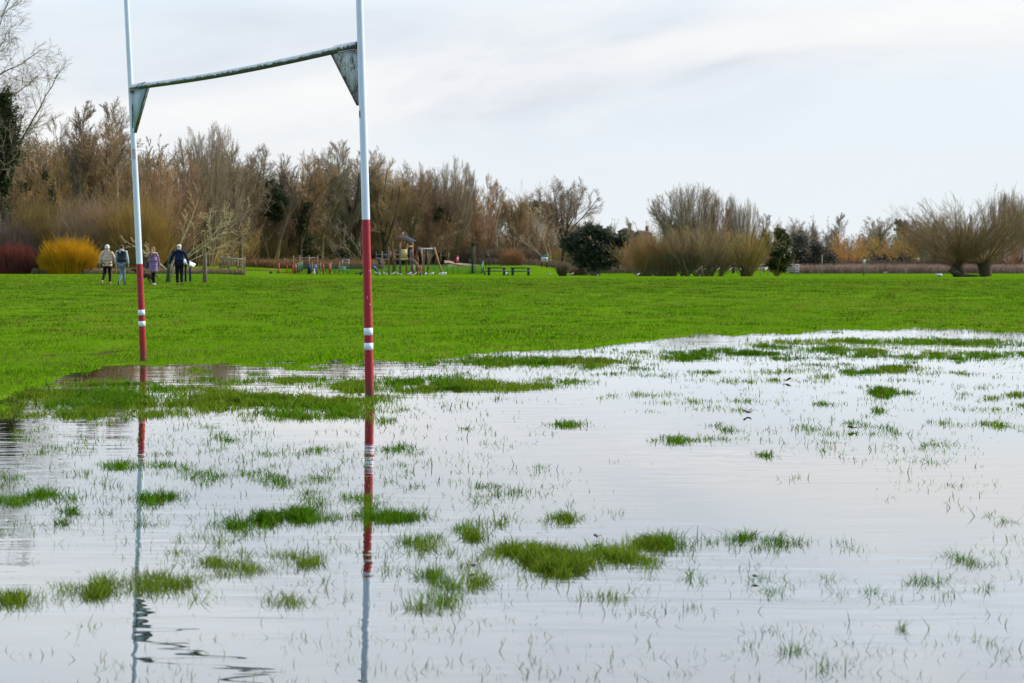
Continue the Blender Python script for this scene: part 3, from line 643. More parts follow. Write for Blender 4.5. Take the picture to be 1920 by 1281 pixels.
TWIG = {'dusk': bark('twigs_dusky', (.27, .175, .095), (.14, .095, .05), scale=.35), 'brown': bark('twigs_brown', (.40, .26, .145), (.25, .165, .10), scale=.35), 'red': bark('twigs_red_brown', (.46, .27, .16), (.28, .17, .11), scale=.35),
        'grey': bark('twigs_grey', (.34, .265, .185), (.21, .17, .125), scale=.35), 'olive': bark('twigs_olive', (0.443, 0.315, 0.101), (0.277, 0.203, 0.073), scale=.35),
        'orange': bark('twigs_orange', (.58, .27, .085), (.38, .17, .06), scale=.35), 'gold': bark('twigs_gold', (.60, .38, .075), (.38, .235, .05), scale=.35),
        'pale': bark('twigs_pale', (0.620, 0.485, 0.293), (0.408, 0.304, 0.182), scale=.35)}
def plant(name, style, seed, px, ytop, Y, twig, bk, label, cat, group=None, wide=1.0, lean=0.0, sink=0.0):
    g = gpt(px, Y); H = CAMZ + (HY-ytop)/F*Y - g.z
    tm, cm, parts, top = proto(style, seed)
    o = thing(name, label, cat, (g.x, Y, g.z - sink), random.random()*6.28, group)
    o.scale = (H*wide, H*wide, H)
    if lean: o.rotation_euler[1] = lean; o.rotation_euler[2] = 0
    for nm, me, mt in (('trunk', tm, T_BARK[bk]), ('crown', cm, TWIG[twig])):
        ob = bpy.data.objects.new(nm, me); col.objects.link(ob); ob.parent = o
        if not me.materials: me.materials.append(mt)
        ob.material_slots[0].link = 'OBJECT'; ob.material_slots[0].material = mt
    return o
def leaf_mass(R, blobs, size, dens):
    """small leaf faces filling uneven blobs: (cx,cy,cz,rx,ry,rz)"""
    C = []
    for (cx, cy, cz, rx, ry, rz) in blobs:
        n = int(dens*(rx*ry*rz)**(2/3)) + 30
        k = R.normal(size=(n, 3)); k /= np.linalg.norm(k, axis=1, keepdims=True)
        rad = (R.random(n)**.35)*(.78+.34*np.sin(k[:, 0]*5+cx)*np.cos(k[:, 2]*6+cz)+.16*R.normal(size=n))
        C.append(np.array([cx, cy, cz]) + k*rad[:, None]*np.array([rx, ry, rz]))
    C = np.concatenate(C); C = C[C[:, 2] > .05]; n = len(C)
    a = R.normal(size=(n, 3)); a /= np.linalg.norm(a, axis=1, keepdims=True); b = np.cross(a, R.normal(size=(n, 3))); b /= np.linalg.norm(b, axis=1, keepdims=True)
    s = size*(.6+.8*R.random(n))[:, None]
    V = np.stack([C-a*s, C-b*s*.5, C+a*s, C+b*s*.5], 1).reshape(-1, 3)
    return V, np.arange(n*4).reshape(-1, 4)
IVY = leafy('ivy_leaves', (.022, .040, .010), (.065, .080, .022), .8)
EVG = leafy('evergreen_leaves', (.020, .036, .020), (.075, .085, .048), .5)
PINE = leafy('pine_needles', (.020, .030, .016), (.035, .045, .024), .5)

random.seed(12)
# tall tree reaching in from the left edge, with ivy round its trunk
Yb = 164
def edge_tree():
    R = np.random.default_rng(8); g = gpt(8, Yb); H = CAMZ + (HY+25)/F*Yb - g.z
    O, D, L, r = one(0, 0, -.2), one(.03, 0, 1), np.array([H*.9]), np.array([.42])
    lv = [dict(K=10, wig=.05, tip=.2, n=24, t0=.28, ratio=.50, ang=60, rr=.42, shape=.5),
          dict(K=9, wig=.11, trop=.04, tip=.3, n=11, t0=.2, ratio=.46, ang=42, rr=.5, shape=.4),
          dict(K=6, wig=.16, trop=.05, tip=.4, n=7, t0=.15, ratio=.5, ang=40, rr=.6, rmin=.014, shape=.4),
          dict(K=4, wig=.18, trop=.03, tip=.5, n=5, t0=.15, ratio=.55, ang=38, rr=.65, rmin=.009, shape=.3), dict(K=2, wig=.2, tip=.5)]
    p = grow(R, O, D, L, r, lv)
    o = thing('bare_tree', 'tallest bare tree at the left edge with dark ivy wrapped round its trunk', 'tree', g)
    V, Q = tubes_np(p[:2], [8, 6]); link('trunk', np_mesh('trunk', V, Q, smooth=True), T_BARK['dark'], o)
    V, Q = tubes_np(p[2:], [3]*4); link('crown', np_mesh('crown', V, Q), TWIG['grey'], o)
    s = Yb/F
    bl = [(.2, 0, (HY-y)*s+CAMZ-g.z, w*1.7, w*1.7, 1.4) for y, w in ((190, .55), (215, .8), (235, .95), (260, 1.0), (285, .95), (305, .8), (330, .5), (350, .35), (400, .4), (440, .5))]
    V, Q = leaf_mass(R, bl, .12, 900); link('ivy', np_mesh('ivy', V, Q), IVY, o)
edge_tree()

def woodY(px): return np.interp(px, [-300, 0, 300, 400, 480, 700, 900, 1050, 1200], [168, 168, 178, 196, 230, 242, 250, 262, 300])
ROW = [ # px, top, Y, style, seed, twig, bark, wide, label
 (60, 258, 165, 'brush', 1, 'olive', 'brown', .9, 'dense olive-brown bare tree just right of the ivy-clad trunk at the left edge'),
 (118, 215, 172, 'multi', 1, 'brown', 'pale', .8, 'brown many-stemmed bare tree behind the red and yellow shrubs'),
 (152, 186, 170, 'tall', 1, 'grey', 'pale', 1.0, 'slender pale-barked tree rising above the yellow dogwood'),
 (186, 212, 173, 'oak', 2, 'brown', 'brown', .9, 'thin branching bare tree above the woman in the white beanie'),
 (222, 182, 170, 'tall', 3, 'grey', 'pale', 1.05, 'tallest slim bare tree just left of the far goalpost'),
 (284, 240, 172, 'multi', 2, 'red', 'brown', .8, 'reddish bare tree just right of the far goalpost'),
 (325, 262, 174, 'brush', 2, 'red', 'brown', .8, 'bushy red-brown tree behind the man in the navy jacket'),
 (392, 222, 178, 'dome', 5, 'grey', 'brown', .62, 'broad round-headed bare tree under the left half of the crossbar'),
 (452, 262, 182, 'oak', 2, 'grey', 'brown', 1.0, 'smaller round bare tree right beside the broad one under the crossbar'),
 (512, 268, 184, 'multi', 3, 'grey', 'olive', .85, 'bare tree with a big dark bush of ivy in its middle'),
 (565, 278, 188, 'oak', 3, 'brown', 'dark', .95, 'bare tree with a green pillar of ivy up its trunk'),
 (604, 270, 190, 'oak', 1, 'grey', 'olive', .75, 'grey bare tree behind the high bars of the playground'),
 (645, 260, 190, 'tall', 4, 'grey', 'brown', 1.1, 'tall slim bare tree just left of the near goalpost'),
 (672, 270, 192, 'oak', 2, 'grey', 'dark', 1.0, 'tall bare tree half hidden by the near goalpost'),
 (722, 278, 196, 'oak', 1, 'brown', 'dark', .95, 'bare tree just right of the near goalpost behind the climbing frame'),
 (770, 298, 200, 'oak', 3, 'brown', 'olive', .85, 'bushy bare tree behind the pointed roof of the play tower'),
 (848, 290, 206, 'dome', 2, 'grey', 'brown', .72, 'bare tree with a domed fan-shaped head behind the red bin'),
 (812, 318, 200, 'brush', 3, 'red', 'brown', .8, 'red-brown tree with an ivy clump behind the swing'),
 (905, 322, 214, 'multi', 3, 'red', 'brown', .8, 'reddish bare tree behind the wooden T-shaped post'),
 (935, 334, 218, 'tall', 3, 'brown', 'pale', 1.1, 'pale-stemmed slim tree above the left picnic table'),
 (962, 345, 224, 'oak', 1, 'brown', 'brown', .8, 'brown bushy tree above the right picnic table'),
 (1004, 362, 236, 'brush', 1, 'brown', 'brown', .85, 'low bare tree behind the white notice board'),
 (1052, 327, 262, 'oak', 3, 'grey', 'dark', 1.15, 'lone rounded tree standing above the right end of the wood'),
 (1092, 398, 268, 'brush', 2, 'red', 'brown', .9, 'low reddish tree behind the dark evergreen bush'),
 (1135, 408, 280, 'multi', 2, 'grey', 'brown', .8, 'small grey tree over the right side of the dark evergreen bush'),
 (1172, 404, 330, 'tall', 2, 'grey', 'brown', .9, 'faint slim far tree standing over the house roofs'),
 (1226, 408, 250, 'brush', 3, 'brown', 'brown', 1.0, 'bushy brown tree left of the great round willow'),
 (1290, 340, 240, 'dome', 3, 'grey', 'brown', 1.05, 'great round many-stemmed bare tree rising behind the pollard willows'),
 (1332, 352, 243, 'dome', 1, 'brown', 'brown', .62, 'reddish-tinged tall tree joined to the right of the great round one'),
 (1374, 360, 246, 'dome', 4, 'grey', 'dark', .36, 'upright bare tree with a gap of sky on its left behind the willows'),
 (1401, 368, 248, 'dome', 2, 'grey', 'dark', .40, 'upright vase-shaped bare tree at the right of the tall group'),
 (1432, 398, 262, 'tall', 3, 'grey', 'brown', 1.2, 'smaller faint bare tree just left of the ivy-green tree'),
 (1496, 405, 300, 'oak', 1, 'grey', 'brown', 1.2, 'domed grey tree right of the ivy-green tree'),
 (1540, 402, 300, 'multi', 2, 'grey', 'brown', 1.0, 'grey bare tree above the thin pole'),
 (1570, 398, 305, 'tall', 1, 'grey', 'brown', 1.3, 'bare tree with upright twigs left of the orange willow'),
 (1645, 402, 330, 'oak', 2, 'grey', 'brown', 1.1, 'spiky far tree standing over the yellow weeping willow'),
 (1690, 420, 300, 'multi', 3, 'olive', 'brown', .9, 'olive-gold tree left of the grove behind the pollards'),
 (1718, 404, 290, 'oak', 3, 'grey', 'dark', .9, 'small round dark tree left of the grove behind the pollards'),
 (1752, 394, 280, 'oak', 1, 'grey', 'dark', 1.15, 'domed bare tree behind the leaning pollard'),
 (1812, 400, 270, 'multi', 1, 'brown', 'brown', 1.0, 'brown bare tree between the two right-hand pollards'),
 (1872, 355, 262, 'dome', 4, 'grey', 'dark', .55, 'tall bare tree above the stout pollard trunk'),
 (1905, 352, 258, 'dome', 2, 'grey', 'dark', .6, 'tall bare tree at the right edge of the photo'),
 (1940, 365, 255, 'multi', 2, 'grey', 'brown', 1.0, 'many-stemmed tree cut off by the right edge of the photo'),
]
for (px, ty, Y, st, sd_, tw, bk, wd_, lab) in ROW:
    plant('bare_tree', st, sd_, px, ty, max(Y, woodY(px)-1) if px < 1180 else Y, tw, bk, lab, 'tree', wide=wd_*.9)
def ivy_on(label_part, px, Y, blobs, size=.13, dens=800, mt=IVY, seed=3):
    """ivy or holly growing through a tree: part of the tree standing nearest"""
    tr = [o for o in col.objects if o.get('label') == label_part][0]
    R = np.random.default_rng(seed); Y = tr.location.y; s = Y/F; g = gpt(px, Y)
    bl = [((x-px)*s, 0, (HY-y)*s+CAMZ-g.z, rx*s, rx*s*.8, ry*s) for (x, y, rx, ry) in blobs]
    V, Q = leaf_mass(R, bl, size, dens); ob = link('ivy', np_mesh('ivy', V, Q), mt); ob.parent = tr
    ob.matrix_parent_inverse = (Matrix.LocRotScale(tr.location, tr.rotation_euler, tr.scale)).inverted(); ob.location = (g.x, Y-1.5, g.z)
ivy_on('bare tree with a big dark bush of ivy in its middle', 512, 182, [(510, 350, 22, 18), (518, 375, 28, 22), (505, 395, 22, 16), (530, 385, 18, 22), (495, 360, 14, 20), (520, 405, 18, 14)])
ivy_on('bare tree with a green pillar of ivy up its trunk', 577, 186, [(580, 365, 7, 20), (577, 390, 9, 20), (572, 410, 13, 16), (568, 430, 12, 14)])
ivy_on('grey bare tree behind the high bars of the playground', 590, 188, [(580, 450, 22, 12), (570, 470, 14, 10), (650, 440, 9, 20), (660, 465, 16, 16), (640, 480, 20, 12)], dens=420)
ivy_on('red-brown tree with an ivy clump behind the swing', 830, 198, [(830, 395, 18, 14), (842, 412, 14, 12), (820, 410, 12, 10)], dens=420)
ivy_on('dense olive-brown bare tree just right of the ivy-clad trunk at the left edge', 60, 163, [(95, 330, 10, 22), (108, 360, 9, 30), (60, 350, 26, 14), (20, 390, 24, 18)], dens=260)

# pollard willows in the field's far corner
plant('pollard_willow', 'pollard', 1, 1848, 340, 172, 'dusk', 'dark', 'stout dark pollard trunk with a fan of long bare rods near the right edge', 'tree', wide=1.35)
plant('pollard_willow', 'pollard', 2, 1795, 352, 172, 'dusk', 'dark', 'leaning dark pollard whose rods fan out left of the stout one', 'tree', wide=1.3, lean=-.22)
g = gpt(1800, 171.2); mb = MB()
mb.tube([g + Vector(v) for v in ((-.9, 0, .7), (-.5, 0, .35), (.1, 0, .12), (.9, 0, .1), (1.7, 0, .15))], [.30, .26, .18, .12, .07], 8)
tag(mb.build('fallen_bough', T_BARK['dark'], None, True), 'dark bough lying on the grass between the two right-hand pollards', 'bough')
for (px, top, wd_, tw, sd_, lab) in ((1318, 412, 1.75, 'brown', 3, 'wide brown pollard willow with two pale cut stumps at its foot'), (1402, 418, 1.75, 'olive', 1, 'wide olive pollard willow with a dark hollow foot beside the ivy-green tree'),
                       (1252, 424, 1.45, 'brown', 2, 'orange-brown pollard willow at the left of the willow clump'), (1212, 436, 1.3, 'orange', 4, 'lowest rust-tinted willow of the clump, next to the evergreen bush')):
    plant('pollard_willow', 'clump', sd_, px, top, 186, tw, 'olive', lab, 'tree', wide=wd_)
for (px, dx, h, w, lab) in ((1300, -.8, .95, .11, 'pale leaning cut willow stump, left of the pair at the clump foot'), (1316, .1, .85, .17, 'upright pale cut willow stump in front of the clump'), (1330, -.35, .9, .10, 'dark thin leaning willow stump beside the pale one')):
    g = gpt(px, 183); mb = MB(); mb.tube([g+Vector((-dx*.1, 0, -.1)), g+Vector((-dx*.4, 0, h*.5)), g+Vector((-dx, 0, h))], [w*1.15, w, w*.8], 9)
    tag(mb.build('willow_stump', bark('cut_wood', (.30, .20, .12), (.17, .11, .07)) if 'pale' in lab[:12] else T_BARK['dark'], None, True), lab, 'stump')
plant('willow_tree', 'brush', 2, 1590, 425, 262, 'orange', 'brown', 'rounded orange willow behind the thin pole and small sign', 'tree', wide=1.1)
plant('weeping_willow', 'weeping', 1, 1640, 432, 275, 'gold', 'brown', 'yellow-green weeping willow behind the small white sign post', 'tree', wide=1.1)
plant('willow_tree', 'brush', 3, 1690, 428, 272, 'gold', 'brown', 'golden twiggy willow between the weeping willow and the leaning pollard', 'tree', wide=1.2)
plant('willow_tree', 'brush', 1, 1790, 422, 262, 'orange', 'brown', 'orange tinted willow behind the leaning pollard', 'tree', wide=1.1)
plant('willow_tree', 'brush', 2, 1885, 430, 250, 'red', 'brown', 'red-brown twiggy willow behind the stout pollard', 'tree', wide=1.1)
# pale sprawling limbs in front of the wood
def sprawl(px, Y, dirs, label, seed, tw='pale', bk='pale'):
    R = np.random.default_rng(seed); g = gpt(px, Y); n = len(dirs)
    D = np.array(dirs, float); L = np.linalg.norm(D, axis=1); D = D/L[:, None]
    p = grow(R, np.zeros((n, 3))+np.array([0, 0, .1]), D, L, np.full(n, .055), [dict(K=8, wig=.07, trop=.0, tip=.25, n=7, t0=.3, ratio=.4, ang=35, rr=.55, shape=.4),
        dict(K=5, wig=.12, trop=.02, tip=.3, n=5, t0=.2, ratio=.5, ang=35, rr=.6, rmin=.018, shape=.4), dict(K=3, wig=.15, tip=.4, n=4, t0=.2, ratio=.5, ang=35, rr=.6, rmin=.012), dict(K=2, wig=.15, tip=.5)])
    o = thing('sprawling_tree', label, 'tree', g)
    V, Q = tubes_np(p[:1], [6]); link('trunk', np_mesh('trunk', V, Q), T_BARK[bk], o)
    V, Q = tubes_np(p[1:], [4, 3, 3]); link('crown', np_mesh('crown', V, Q), TWIG[tw], o)
sprawl(318, 150, [(6.0, 0, 3.9), (4.6, .4, 4.6), (2.2, 0, 5.5), (5.4, -.3, 2.4), (-2.4, 0, 3.0)], 'pale sprawling tree whose bare limbs reach right over the navy-jacketed man', 4)
sprawl(690, 226, [(-5.4, 0, 2.7), (-6.5, 0, 4.2), (-3.0, 0, 4.8), (-4.5, .3, 3.6)], 'pale tree limbs reaching left behind the near goalpost', 6, 'grey', 'olive')
sprawl(1036, 246, [(-4.2, 0, 5.2), (-3.2, 0, 7.5), (-1.5, 0, 6.5)], 'pale birch leaning left over the white notice board', 9)
sprawl(800, 236, [(3.2, 0, 5.5), (2.2, 0, 4.0), (4.4, 0, 6.0)], 'slanting bare tree leaning right behind the swing', 12, 'brown', 'brown')

# dark evergreens
def evergreen(px, Y, blobs, label, seed, name='evergreen_bush', mt=EVG, size=.13, dens=900, twig='grey'):
    R = np.random.default_rng(seed); g = gpt(px, Y); s = Y/F; o = thing(name, label, 'bush' if 'bush' in name else 'tree', g)
    bl = [((x-px)*s, R.normal()*.5*rx*s*.5, (HY-y)*s+CAMZ-g.z, rx*s, rx*s*.9, ry*s) for (x, y, rx, ry) in blobs]
    V, Q = leaf_mass(R, bl, size, dens); link('crown', np_mesh('crown', V, Q), mt, o)
    O, D, L = [], [], []
    for b in bl:
        v = np.array([b[0], b[1], b[2]]); O.append([v[0]*.12, v[1]*.1, 0]); D.append(v/np.linalg.norm(v)); L.append(np.linalg.norm(v)*1.25)
    p = grow(R, np.array(O), np.array(D), np.array(L), np.full(len(O), .07), [dict(K=5, wig=.08, tip=.3, n=14, t0=.15, ratio=.34, ang=40, rr=.5, rmin=.016, shape=.3), dict(K=4, wig=.15, trop=.04, tip=.5, n=6, t0=.1, ratio=.5, ang=35, rr=.6, rmin=.010), dict(K=2, wig=.15, tip=.5)])
    V, Q = tubes_np(p, [5, 3, 3]); link('trunk', np_mesh('trunk', V, Q), TWIG[twig], o)
    return o
evergreen(1115, 196, [(1068, 462, 20, 16), (1085, 447, 24, 18), (1108, 432, 26, 16), (1130, 440, 26, 20), (1152, 455, 22, 18), (1168, 450, 15, 18), (1100, 470, 32, 26), (1130, 478, 34, 26), (1090, 488, 22, 22), (1120, 498, 34, 14), (1150, 485, 22, 22), (1058, 452, 10, 8)],
          'wide dark evergreen bush standing alone in front of the wood', 5, dens=950)
evergreen(1457, 190, [(1462, 440, 16, 16), (1470, 455, 18, 20), (1455, 470, 22, 22), (1472, 485, 17, 20), (1450, 495, 20, 14), (1432, 450, 12, 18), (1425, 470, 14, 20), (1464, 505, 14, 8)],
          'dark ivy-green tree at the right end of the willow clump', 6, name='ivy_clad_tree', mt=IVY, dens=950, twig='olive')
evergreen(1006, 300, [(985, 388, 13, 9), (1004, 384, 15, 9), (1020, 386, 12, 8), (1035, 392, 12, 8), (1000, 400, 20, 14), (1025, 402, 20, 12)], 'dark flat-topped pines peering over the wood behind the notice board', 7, name='pine_tree', mt=PINE, size=.2, dens=300)
evergreen(1276, 330, [(1262, 425, 12, 6), (1285, 424, 14, 7), (1272, 432, 26, 10), (1310, 428, 14, 9)], 'dark low pine seen through the base of the great round bare tree', 8, name='pine_tree', mt=PINE, size=.2, dens=240)
evergreen(1690, 320, [(1683, 418, 9, 8), (1693, 422, 10, 8), (1688, 432, 15, 12)], 'small dark conifer top between the weeping willow and the grove', 9, name='pine_tree', mt=PINE, size=.2, dens=240)
evergreen(1520, 250, [(1495, 475, 22, 26), (1530, 470, 22, 26), (1520, 492, 34, 16), (1555, 485, 20, 20), (1500, 450, 18, 16)], 'grey-green thicket right of the ivy-green tree', 10, name='thicket_bush', mt=leafy('grey_green_leaves', (.035, .042, .030), (.075, .075, .050), .4), size=.14, dens=420)
evergreen(1655, 268, [(1650, 492, 26, 14), (1690, 490, 24, 16), (1620, 496, 16, 10), (1600, 492, 20, 12), (1575, 494, 20, 12)], 'dark undergrowth below the weeping willow', 13, name='thicket_bush', mt=leafy('dark_undergrowth', (.022, .022, .016), (.055, .045, .030), .4), size=.14, dens=420)

# shrubs with many thin rods: dogwoods, scrub
def rods(name, px, Y, halfw, ytop, c1, c2, label, n=1500, seed=1, fan=.5, cat='shrub', sub=3, depth=1.0, r0=.016):
    n = int(n*.6); R = np.random.default_rng(seed); g = gpt(px, Y); W = halfw*Y/F; H = CAMZ+(HY-ytop)/F*Y-g.z
    a = R.random(n)*6.28; q = np.sqrt(R.random(n)); ox = np.cos(a)*q*W*.72; oy = np.sin(a)*q*W*.55*depth
    O = np.stack([ox, oy, np.zeros(n)], -1); lump = fbm(ox/W*3.1+seed*7, oy/W*2+seed, 3)
    sg = .26 if name == 'bramble_bush' else .17
    D = np.stack([ox/W*fan*.95+R.normal(size=n)*sg, oy/W*fan*.8+R.normal(size=n)*sg, np.ones(n)], -1); D /= np.linalg.norm(D, axis=1, keepdims=True)
    n_ = n; L = H*np.sqrt(np.clip(1.12-(ox/(W*.76))**2, .08, 1))*(.30+.80*R.random(n)**.8)*(.60+.86*lump)
    p = grow(R, O, D, L, np.full(n, r0), [dict(K=4, wig=.05, trop=.04, tip=.45, n=sub, t0=.35, ratio=.4, ang=22, rr=.7, rmin=.008, shape=.3), dict(K=2, wig=.08, trop=.05, tip=.5)])
    V, Q = tubes_np(p, [3, 3]); o = thing(name, label, cat, g)
    link('twigs', np_mesh('twigs', V, Q), bark(name+'_'+label[:12].replace(' ', '_'), c1, c2, scale=.8), o)
    return o
rods('dogwood_shrub', 127, 150, 62, 461, (.66, .33, .012), (.46, .21, .010), 'low mounded bright yellow-orange dogwood shrub left of the walkers', 4200, 1, .75)
rods('dogwood_shrub', 24, 150, 46, 463, (.23, .045, .045), (.15, .04, .04), 'dark red dogwood shrub at the left edge', 2200, 2, .45)
rods('willow_shrub', 20, 158, 60, 418, (0.250, 0.174, 0.138), (0.175, 0.120, 0.102), 'tall grey-pink twiggy shrub behind the dark red dogwood', 1700, 3, .35)
rods('willow_shrub', 75, 160, 40, 405, (0.375, 0.288, 0.066), (0.213, 0.156, 0.054), 'olive-yellow shrub rising between the red and the yellow dogwoods', 1200, 4, .4)
rods('willow_shrub', 180, 158, 62, 385, (.40, .25, .16), (.26, .16, .11), 'tall pinkish-brown shrub behind the two left walkers', 2400, 5, .5)
rods('willow_shrub', 258, 156, 55, 388, (.50, .33, .085), (.30, .19, .07), 'tall olive-gold shrub behind the far goalpost', 2400, 6, .5)
rods('willow_shrub', 302, 160, 40, 420, (0.275, 0.180, 0.084), (0.163, 0.108, 0.060), 'brown twiggy shrub between the purple-coated and navy-jacketed walkers', 1500, 7, .4)
rods('bramble_bush', 1055, 186, 9, 497, (0.163, 0.118, 0.075), (0.098, 0.070, 0.045), 'little dark bramble bush left of the evergreen bush', 700, 8, .6)
rods('bramble_bush', 1208, 192, 18, 478, (0.325, 0.196, 0.113), (0.195, 0.118, 0.075), 'brown twiggy bush right of the evergreen bush', 1400, 9, .5)
rods('bramble_bush', 1248, 190, 24, 470, (0.390, 0.234, 0.105), (0.227, 0.140, 0.075), 'brown twiggy bush at the left foot of the willow clump', 1600, 10, .45)
rods('bramble_bush', 960, 238, 30, 468, (0.488, 0.265, 0.120), (0.293, 0.156, 0.090), 'rust-brown bush behind the picnic tables', 1300, 12, .4)
rods('bramble_bush', 1085, 204, 24, 500, (0.276, 0.172, 0.105), (0.163, 0.109, 0.075), 'brown brushwood skirt at the foot of the evergreen bush', 900, 13, .5)

# masses nobody could count: deep wood, scrub along its edge, reeds
def mass(name, label, items, mt, lowres=True):
    Vs, Qs, off = [], [], 0
    for (me, x, Y, z, H, w, rz) in items:
        V, Q = me; c, s = math.cos(rz), math.sin(rz); P = V*np.array([H*w, H*w, H])
        P = np.stack([P[:, 0]*c-P[:, 1]*s+x, P[:, 0]*s+P[:, 1]*c+Y, P[:, 2]+z], -1)
        Vs.append(P); Qs.append(Q+off); off += len(P)
    return tag(link(name, np_mesh(name, np.concatenate(Vs), np.concatenate(Qs)), mt), label, kind='stuff')
def lite(style, seed, h=10.0):
    R = np.random.default_rng(seed*31+7); parts, nt = tree_parts(style, h, R); top = max(p[0][:, :, 2].max() for p in parts)
    parts = parts[:4] if style == 'oak' else parts[:3]
    parts = [(P, np.maximum(r_, .020)) for P, r_ in parts]
    parts = [(P[:, ::2] if P.shape[1] > 4 else P[:, ::max(1, P.shape[1]-1)], r_[:, ::2] if P.shape[1] > 4 else r_[:, ::max(1, P.shape[1]-1)]) for P, r_ in parts]
    V, Q = tubes_np(parts, [4, 3, 3, 3]); return V/top, Q
LT = [lite(s_, k) for k, s_ in enumerate(['multi', 'brush', 'dome', 'brush', 'multi', 'oak'])]
SKYX = [-300, 0, 60, 150, 230, 290, 380, 450, 510, 600, 650, 720, 780, 850, 920, 960, 1000, 1050, 1100, 1150, 1200]
SKYT = [180, 225, 232, 215, 225, 255, 255, 280, 285, 292, 292, 298, 315, 308, 338, 352, 368, 378, 402, 420, 430]
R = np.random.default_rng(77)
def rows_of(n, x0, x1, d0, d1, f0, f1, protos, jit=14):
    it = []
    for i in range(n):
        px = x0+(x1-x0)*(i+R.random())/n; Y = woodY(px)+d0+(d1-d0)*R.random(); g = gpt(px, Y)
        top = np.interp(px, SKYX, SKYT) + R.random()*jit; base = HY+30
        ytop = base-(base-top)*(f0+(f1-f0)*R.random())
        H = CAMZ+(HY-ytop)/F*Y-g.z; it.append((LT[protos[R.integers(len(protos))]], g.x, Y, g.z, H, .75+.4*R.random(), R.random()*6.28))
    return it
mass('woodland', 'deep brown wood of bare trees behind the front row', rows_of(46, -250, 1190, 8, 34, .86, .98, [2, 5, 5, 4]), bark('wood_mass_brown', (.38, .265, .165), (.22, .165, .11), scale=.05))
mass('woodland', 'reddish brown middle storey of the wood', rows_of(60, -250, 1190, 4, 26, .5, .84, [1, 3, 0]), bark('wood_mass_red', (.43, .27, .155), (.22, .155, .10), scale=.05))
mass('undergrowth', 'dark twiggy undergrowth along the foot of the wood', rows_of(100, -250, 1200, 0, 16, .22, .52, [1, 3])+rows_of(90, -250, 1230, 22, 44, .30, .5, [1, 3]), bark('scrub_mass', (0.500, 0.357, 0.141), (0.224, 0.148, 0.076), scale=.12))
plant('bare_tree', 'brush', 1, 1168, 440, 292, 'brown', 'brown', 'low brown tree in front of the taller house roof', 'tree', wide=1.3)
plant('bare_tree', 'brush', 3, 1205, 441, 290, 'brown', 'brown', 'low brown tree in front of the lower house roof', 'tree', wide=1.3)
far = []
for px, top in ((1120, 428), (1140, 434), (1160, 436), (1182, 437), (1205, 438), (1228, 430)):
    g = gpt(px, 305); far.append((LT[1], g.x, 305, g.z, CAMZ+(HY-top)/F*305-g.z, 1.1, px*1.0))
for i in range(48):
    px = 1130+(2060-1130)*(i+R.random())/48; Y = 330+60*R.random(); g = gpt(px, Y)
    top = np.interp(px, [1130, 1250, 1450, 1500, 1600, 1700, 1760, 1850, 2050], [436, 432, 432, 424, 432, 430, 420, 415, 410]) + R.random()*10
    far.append((LT[[1, 3, 0, 5][R.integers(4)]], g.x, Y, g.z, CAMZ+(HY-top)/F*Y-g.z, 1.0+.5*R.random(), R.random()*6.28))
mass('woodland', 'far grey-brown belt of trees behind the willows', far, bark('far_belt', (0.326, 0.248, 0.178), (0.207, 0.168, 0.134), scale=.04))
near = []
for i in range(60):
    px = 1180+(2040-1180)*(i+R.random())/60; Y = 268+40*R.random(); g = gpt(px, Y)
    top = 462+R.random()*22; near.append((LT[[1, 3][R.integers(2)]], g.x, Y, g.z, CAMZ+(HY-top)/F*Y-g.z, 1.3+.5*R.random(), R.random()*6.28))
mass('undergrowth', 'brown scrub filling the gaps behind the right-hand willows', near, bark('far_scrub', (0.413, 0.263, 0.162), (0.217, 0.151, 0.105), scale=.05))
def reeds(name, label, px0, px1, Y0, Y1, h, n, c1, c2, seed):
    R = np.random.default_rng(seed); px = px0+(px1-px0)*R.random(n); Y = Y0+(Y1-Y0)*R.random(n)
    x = (px-960)/F*Y; z = gz(x, Y); hh = h*(.6+.6*R.random(n)); O = np.stack([x, Y, z], -1)
    D = np.stack([R.normal(size=n)*.18, R.normal(size=n)*.18, np.ones(n)], -1)
    P = np.stack([O, O+D*(hh*.6)[:, None], O+(D+R.normal(size=(n, 3))*.1)*hh[:, None]], 1); Rr = np.stack([np.full(n, .03), np.full(n, .028), np.full(n, .008)], 1)
    V, Q = tubes_np([(P, Rr)], [3]); return tag(link(name, np_mesh(name, V, Q), bark(name+str(seed), c1, c2, scale=.3)), label, kind='stuff')
reeds('reeds', 'pale pinkish dry reeds along the far side of the field', 1480, 1925, 240, 252, .95, 14000, (.42, .31, .22), (.28, .19, .14), 1)
reeds('reeds', 'dark brown dead stems at the foot of the right-hand scrub', 1500, 1960, 256, 262, 1.3, 9000, (.16, .10, .075), (.09, .06, .05), 2)
reeds('dry_grass', 'straw coloured dry grass tufts along the foot of the left shrubs', 60, 460, 149, 151.5, .40, 4200, (.40, .29, .16), (.22, .16, .09), 3)
reeds('dry_grass', 'brown rough grass below the wood behind the notice board', 880, 1210, 244, 262, .8, 9000, (.26, .18, .12), (.15, .11, .06), 4)
reeds('dry_grass', 'rusty dead stems at the top of the bank behind the red play frames', 380, 720, 224, 231, .8, 9000, (.30, .16, .08), (.15, .09, .05), 5)
reeds('dry_grass', 'brown brambles and dead stems below the trees behind the playground', 700, 1015, 247, 258, 1.9, 12000, (.20, .14, .09), (.12, .09, .055), 6)

